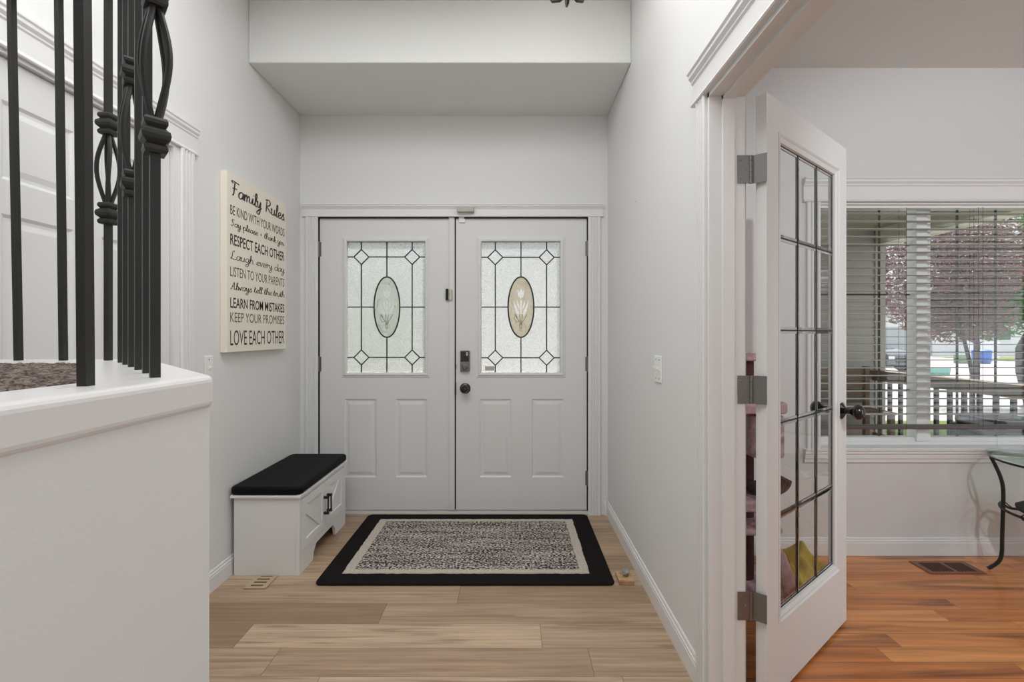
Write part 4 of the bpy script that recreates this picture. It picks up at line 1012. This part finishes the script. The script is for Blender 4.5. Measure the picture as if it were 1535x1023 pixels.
def tree(name, label, base_, trunk, crown, mleaf, nl, ls, group='trees outside the window', r0=.11):
    t = thing(name, label, 'tree', base_, 0, group)
    bm = B(); pts = smooth_path(trunk, 5) if len(trunk[0]) == 2 else trunk
    tube(bm, trunk, [r0*(1-.6*i/(len(trunk)-1)) for i in range(len(trunk))], 10)
    top = Vector(trunk[-1]); sc = Vector(trunk[-2])
    for k in range(16):
        c, rad = random.choice(crown); d = Vector(c)+Vector([random.uniform(-.6, .6)*rad[i] for i in range(3)]); s = sc.lerp(top, random.random())
        mid = s.lerp(d, .5)+Vector((random.uniform(-.15, .15), random.uniform(-.15, .15), .1))
        tube(bm, [s, mid, d], [r0*.3, r0*.18, r0*.05], 6)
    obj('trunk', bm, M['bark'], t, smooth='all')
    bm = B()
    tot = sum(r[0]*r[1]*r[2] for _, r in crown)
    for c, r in crown:
        for _ in range(int(nl*r[0]*r[1]*r[2]/tot)):
            while True:
                p = Vector([random.uniform(-1, 1) for _ in range(3)])
                if .25 < p.length < 1: break
            p = Vector((c[0]+p.x*r[0], c[1]+p.y*r[1], c[2]+p.z*r[2]))
            a = Vector([random.gauss(0, 1) for _ in range(3)]).normalized(); b = a.orthogonal().normalized()
            l = ls*random.uniform(.7, 1.3); wv = l*.42
            v = [bm.verts.new(p-a*l*.5), bm.verts.new(p+b*wv*.5+a.cross(b)*l*.08), bm.verts.new(p+a*l*.5), bm.verts.new(p-b*wv*.5+a.cross(b)*l*.08)]
            bm.faces.new(v)
    me = bpy.data.meshes.new('foliage'); bm.to_mesh(me); bm.free(); me.materials.append(mleaf)
    o = bpy.data.objects.new('foliage', me); C.objects.link(o); o.parent = t
    return t
tree('plum_tree', 'purple leaved ornamental tree across the porch railing', (8.3, 8.6, GZ), [(.5, .2, 0), (.4, .1, .9), (.1, 0, 1.7), (-.2, 0, 2.6)],
     [((-.4, 0, 2.85), (1.15, 1.1, 1.2)), ((.6, .2, 3.1), (1.0, .8, .8)), ((-.1, -.1, 2.0), (.9, .7, .55))], M['plum'], 11000, .115, r0=.045)
tree('leafy_tree', 'green leaved tree with curved grey trunk at the right window edge', (11.9, 10.6, GZ), [(.2, 0, 0), (-.05, 0, .8), (-.1, 0, 1.3), (.25, 0, 2.0), (.4, 0, 3.0)],
     [((-.5, 0, 2.6), (1.3, 1.2, .8)), ((.2, 0, 3.6), (1.6, 1.4, 1.1)), ((-1.1, 0, 1.95), (1.0, .8, .45))], M['green'], 13000, .12, r0=.22)
tree('leafy_tree', 'small green tree between the plum tree and the white fence', (15.6, 15.5, GZ), [(0, 0, 0), (.05, 0, 1.2), (0, 0, 2.6)],
     [((0, 0, 2.8), (1.3, 1.2, .9))], M['green'], 3500, .14)
tree('shrub', 'green shrub outside the left front door glass', (-1.35, 5.2, GZ), [(0, 0, 0), (0, 0, .6), (0, 0, 1.3)], [((0, 0, 1.5), (.8, .6, .9))], M['green'], 3000, .09, 'shrubs by the front walk', .05)
# white house
wh = thing('house', 'white neighbouring house across the street', 'house', (34, 36, GZ))
bm = B(); bx(bm, -6, 7.5, 0, 8, 0, 3.2); obj('wall', bm, M['white_ext'], wh)
bm = B(); prism(bm, [(-.6, 3.1), (8.6, 3.1), (4, 5.4)], -6.6, 8.1, lambda u, v, w: (w, u, v)); obj('roof', bm, M['roof'], wh)
bm = B(); bx(bm, -5.4, -1.2, -.05, 0, 0, 2.2); obj('garage_door', bm, M['greyext'], wh)
for x in (.8, 3.6):
    bm = B(); bx(bm, x, x+1.4, -.05, 0, 1.1, 2.3); f = obj('window', bm, M['white_ext'], wh); bm = B(); bx(bm, x+.1, x+1.3, -.07, -.04, 1.2, 2.2); obj('pane', bm, M['carglass'], f)
fe = thing('picket_fence', 'white picket fence in front of the neighbouring house', 'fence', (27.0, 27.3, GZ))
bm = B()
for i in range(14): bx(bm, i*.13, i*.13+.07, 0, .02, 0, 1.15)
bx(bm, -.1, 1.95, .02, .05, .25, .33); bx(bm, -.1, 1.95, .02, .05, .95, 1.2); obj('pickets', bm, M['white_ext'], fe)
bb = thing('recycling_bin', 'bright blue bin standing by the street', 'bin', (26.3, 25.8, GZ))
bm = B(); lathe(bm, [(.34, 0), (.40, .1), (.42, .60), (.40, .68)], (0, 0, 0), 20); obj('body', bm, M['bluebin'], bb, smooth=True)
bm = B(); lathe(bm, [(.42, .66), (.43, .72), (.3, .78), (.05, .80)], (0, 0, 0), 20); obj('lid', bm, M['bluebin'], bb, smooth=True)
bm = B(); prism(bm, rrect(-.32, .3, -.2, .2, .06), 0, .5); o = tag(obj('utility_box', bm, M['greenbox'], bevel=.03), 'low sage green utility box left of the blue bin', 'utility box'); o.location = (25.2, 25.8, GZ)
bm = B(); prism(bm, [(-.3, 0), (.3, 0), (.36, .28), (-.36, .28)], -.2, .2, lambda u, v, w: (u, w, v)); o = tag(obj('storage_tub', bm, M['teal'], bevel=.02), 'teal plastic tub on the driveway', 'tub'); o.location = (17.2, 18.6, GZ)
# parked car, front towards the viewer
car = thing('car', 'charcoal car parked on the driveway beyond the siding wall', 'car', (16.7, 19.6, GZ), 0.15)
def loft(bm, secs, n=None):
    rings = [[bm.verts.new(p) for p in s] for s in secs]
    for a, b in zip(rings, rings[1:]):
        for k in range(len(a)): bm.faces.new([a[k], a[(k+1) % len(a)], b[(k+1) % len(b)], b[k]])
    bm.faces.new(rings[0][::-1]); bm.faces.new(rings[-1])
def sec(y, w_, z0, z1, wt=None):
    wt = wt or w_*.92
    return [(-w_, y, z0), (w_, y, z0), (w_*1.02, y, (z0+z1)/2), (wt, y, z1), (-wt, y, z1), (-w_*1.02, y, (z0+z1)/2)]
bm = B(); loft(bm, [sec(0, .78, .32, .72), sec(.12, .9, .25, .82), sec(1.1, .93, .22, .98), sec(2.2, .93, .22, 1.02), sec(3.9, .92, .25, 1.02), sec(4.5, .84, .35, .9)]); obj('body', bm, M['carpaint'], car, bevel=.05, seg=3, smooth=True)
bm = B(); loft(bm, [sec(1.15, .82, .95, 1.0, .8), sec(1.9, .80, .95, 1.46, .62), sec(3.2, .80, .95, 1.48, .62), sec(4.1, .80, .95, 1.02, .76)]); obj('cabin', bm, M['carglass'], car, bevel=.04, smooth=True)
bm = B(); loft(bm, [sec(1.85, .66, 1.42, 1.48), sec(3.3, .66, 1.44, 1.51)]); obj('roof', bm, M['carpaint'], car, bevel=.02)
for x in (-.85, .85):
    for y in (.85, 3.6):
        bm = B(); lathe(bm, [(.2, -.12), (.33, -.11), (.34, .11), (.2, .12)], (x, y, .34), 20, (1, 0, 0)); obj('wheel', bm, M['tire'], car, smooth=True)
for s in (-1, 1):
    bm = B(); bx(bm, s*.62-.14, s*.62+.14, -.015, .1, .58, .70); obj('headlight', bm, M['plastic'], car, bevel=.02)
bm = B(); bx(bm, -.42, .42, -.02, .05, .42, .62); obj('grille', bm, M['railblack'], car, bevel=.01)
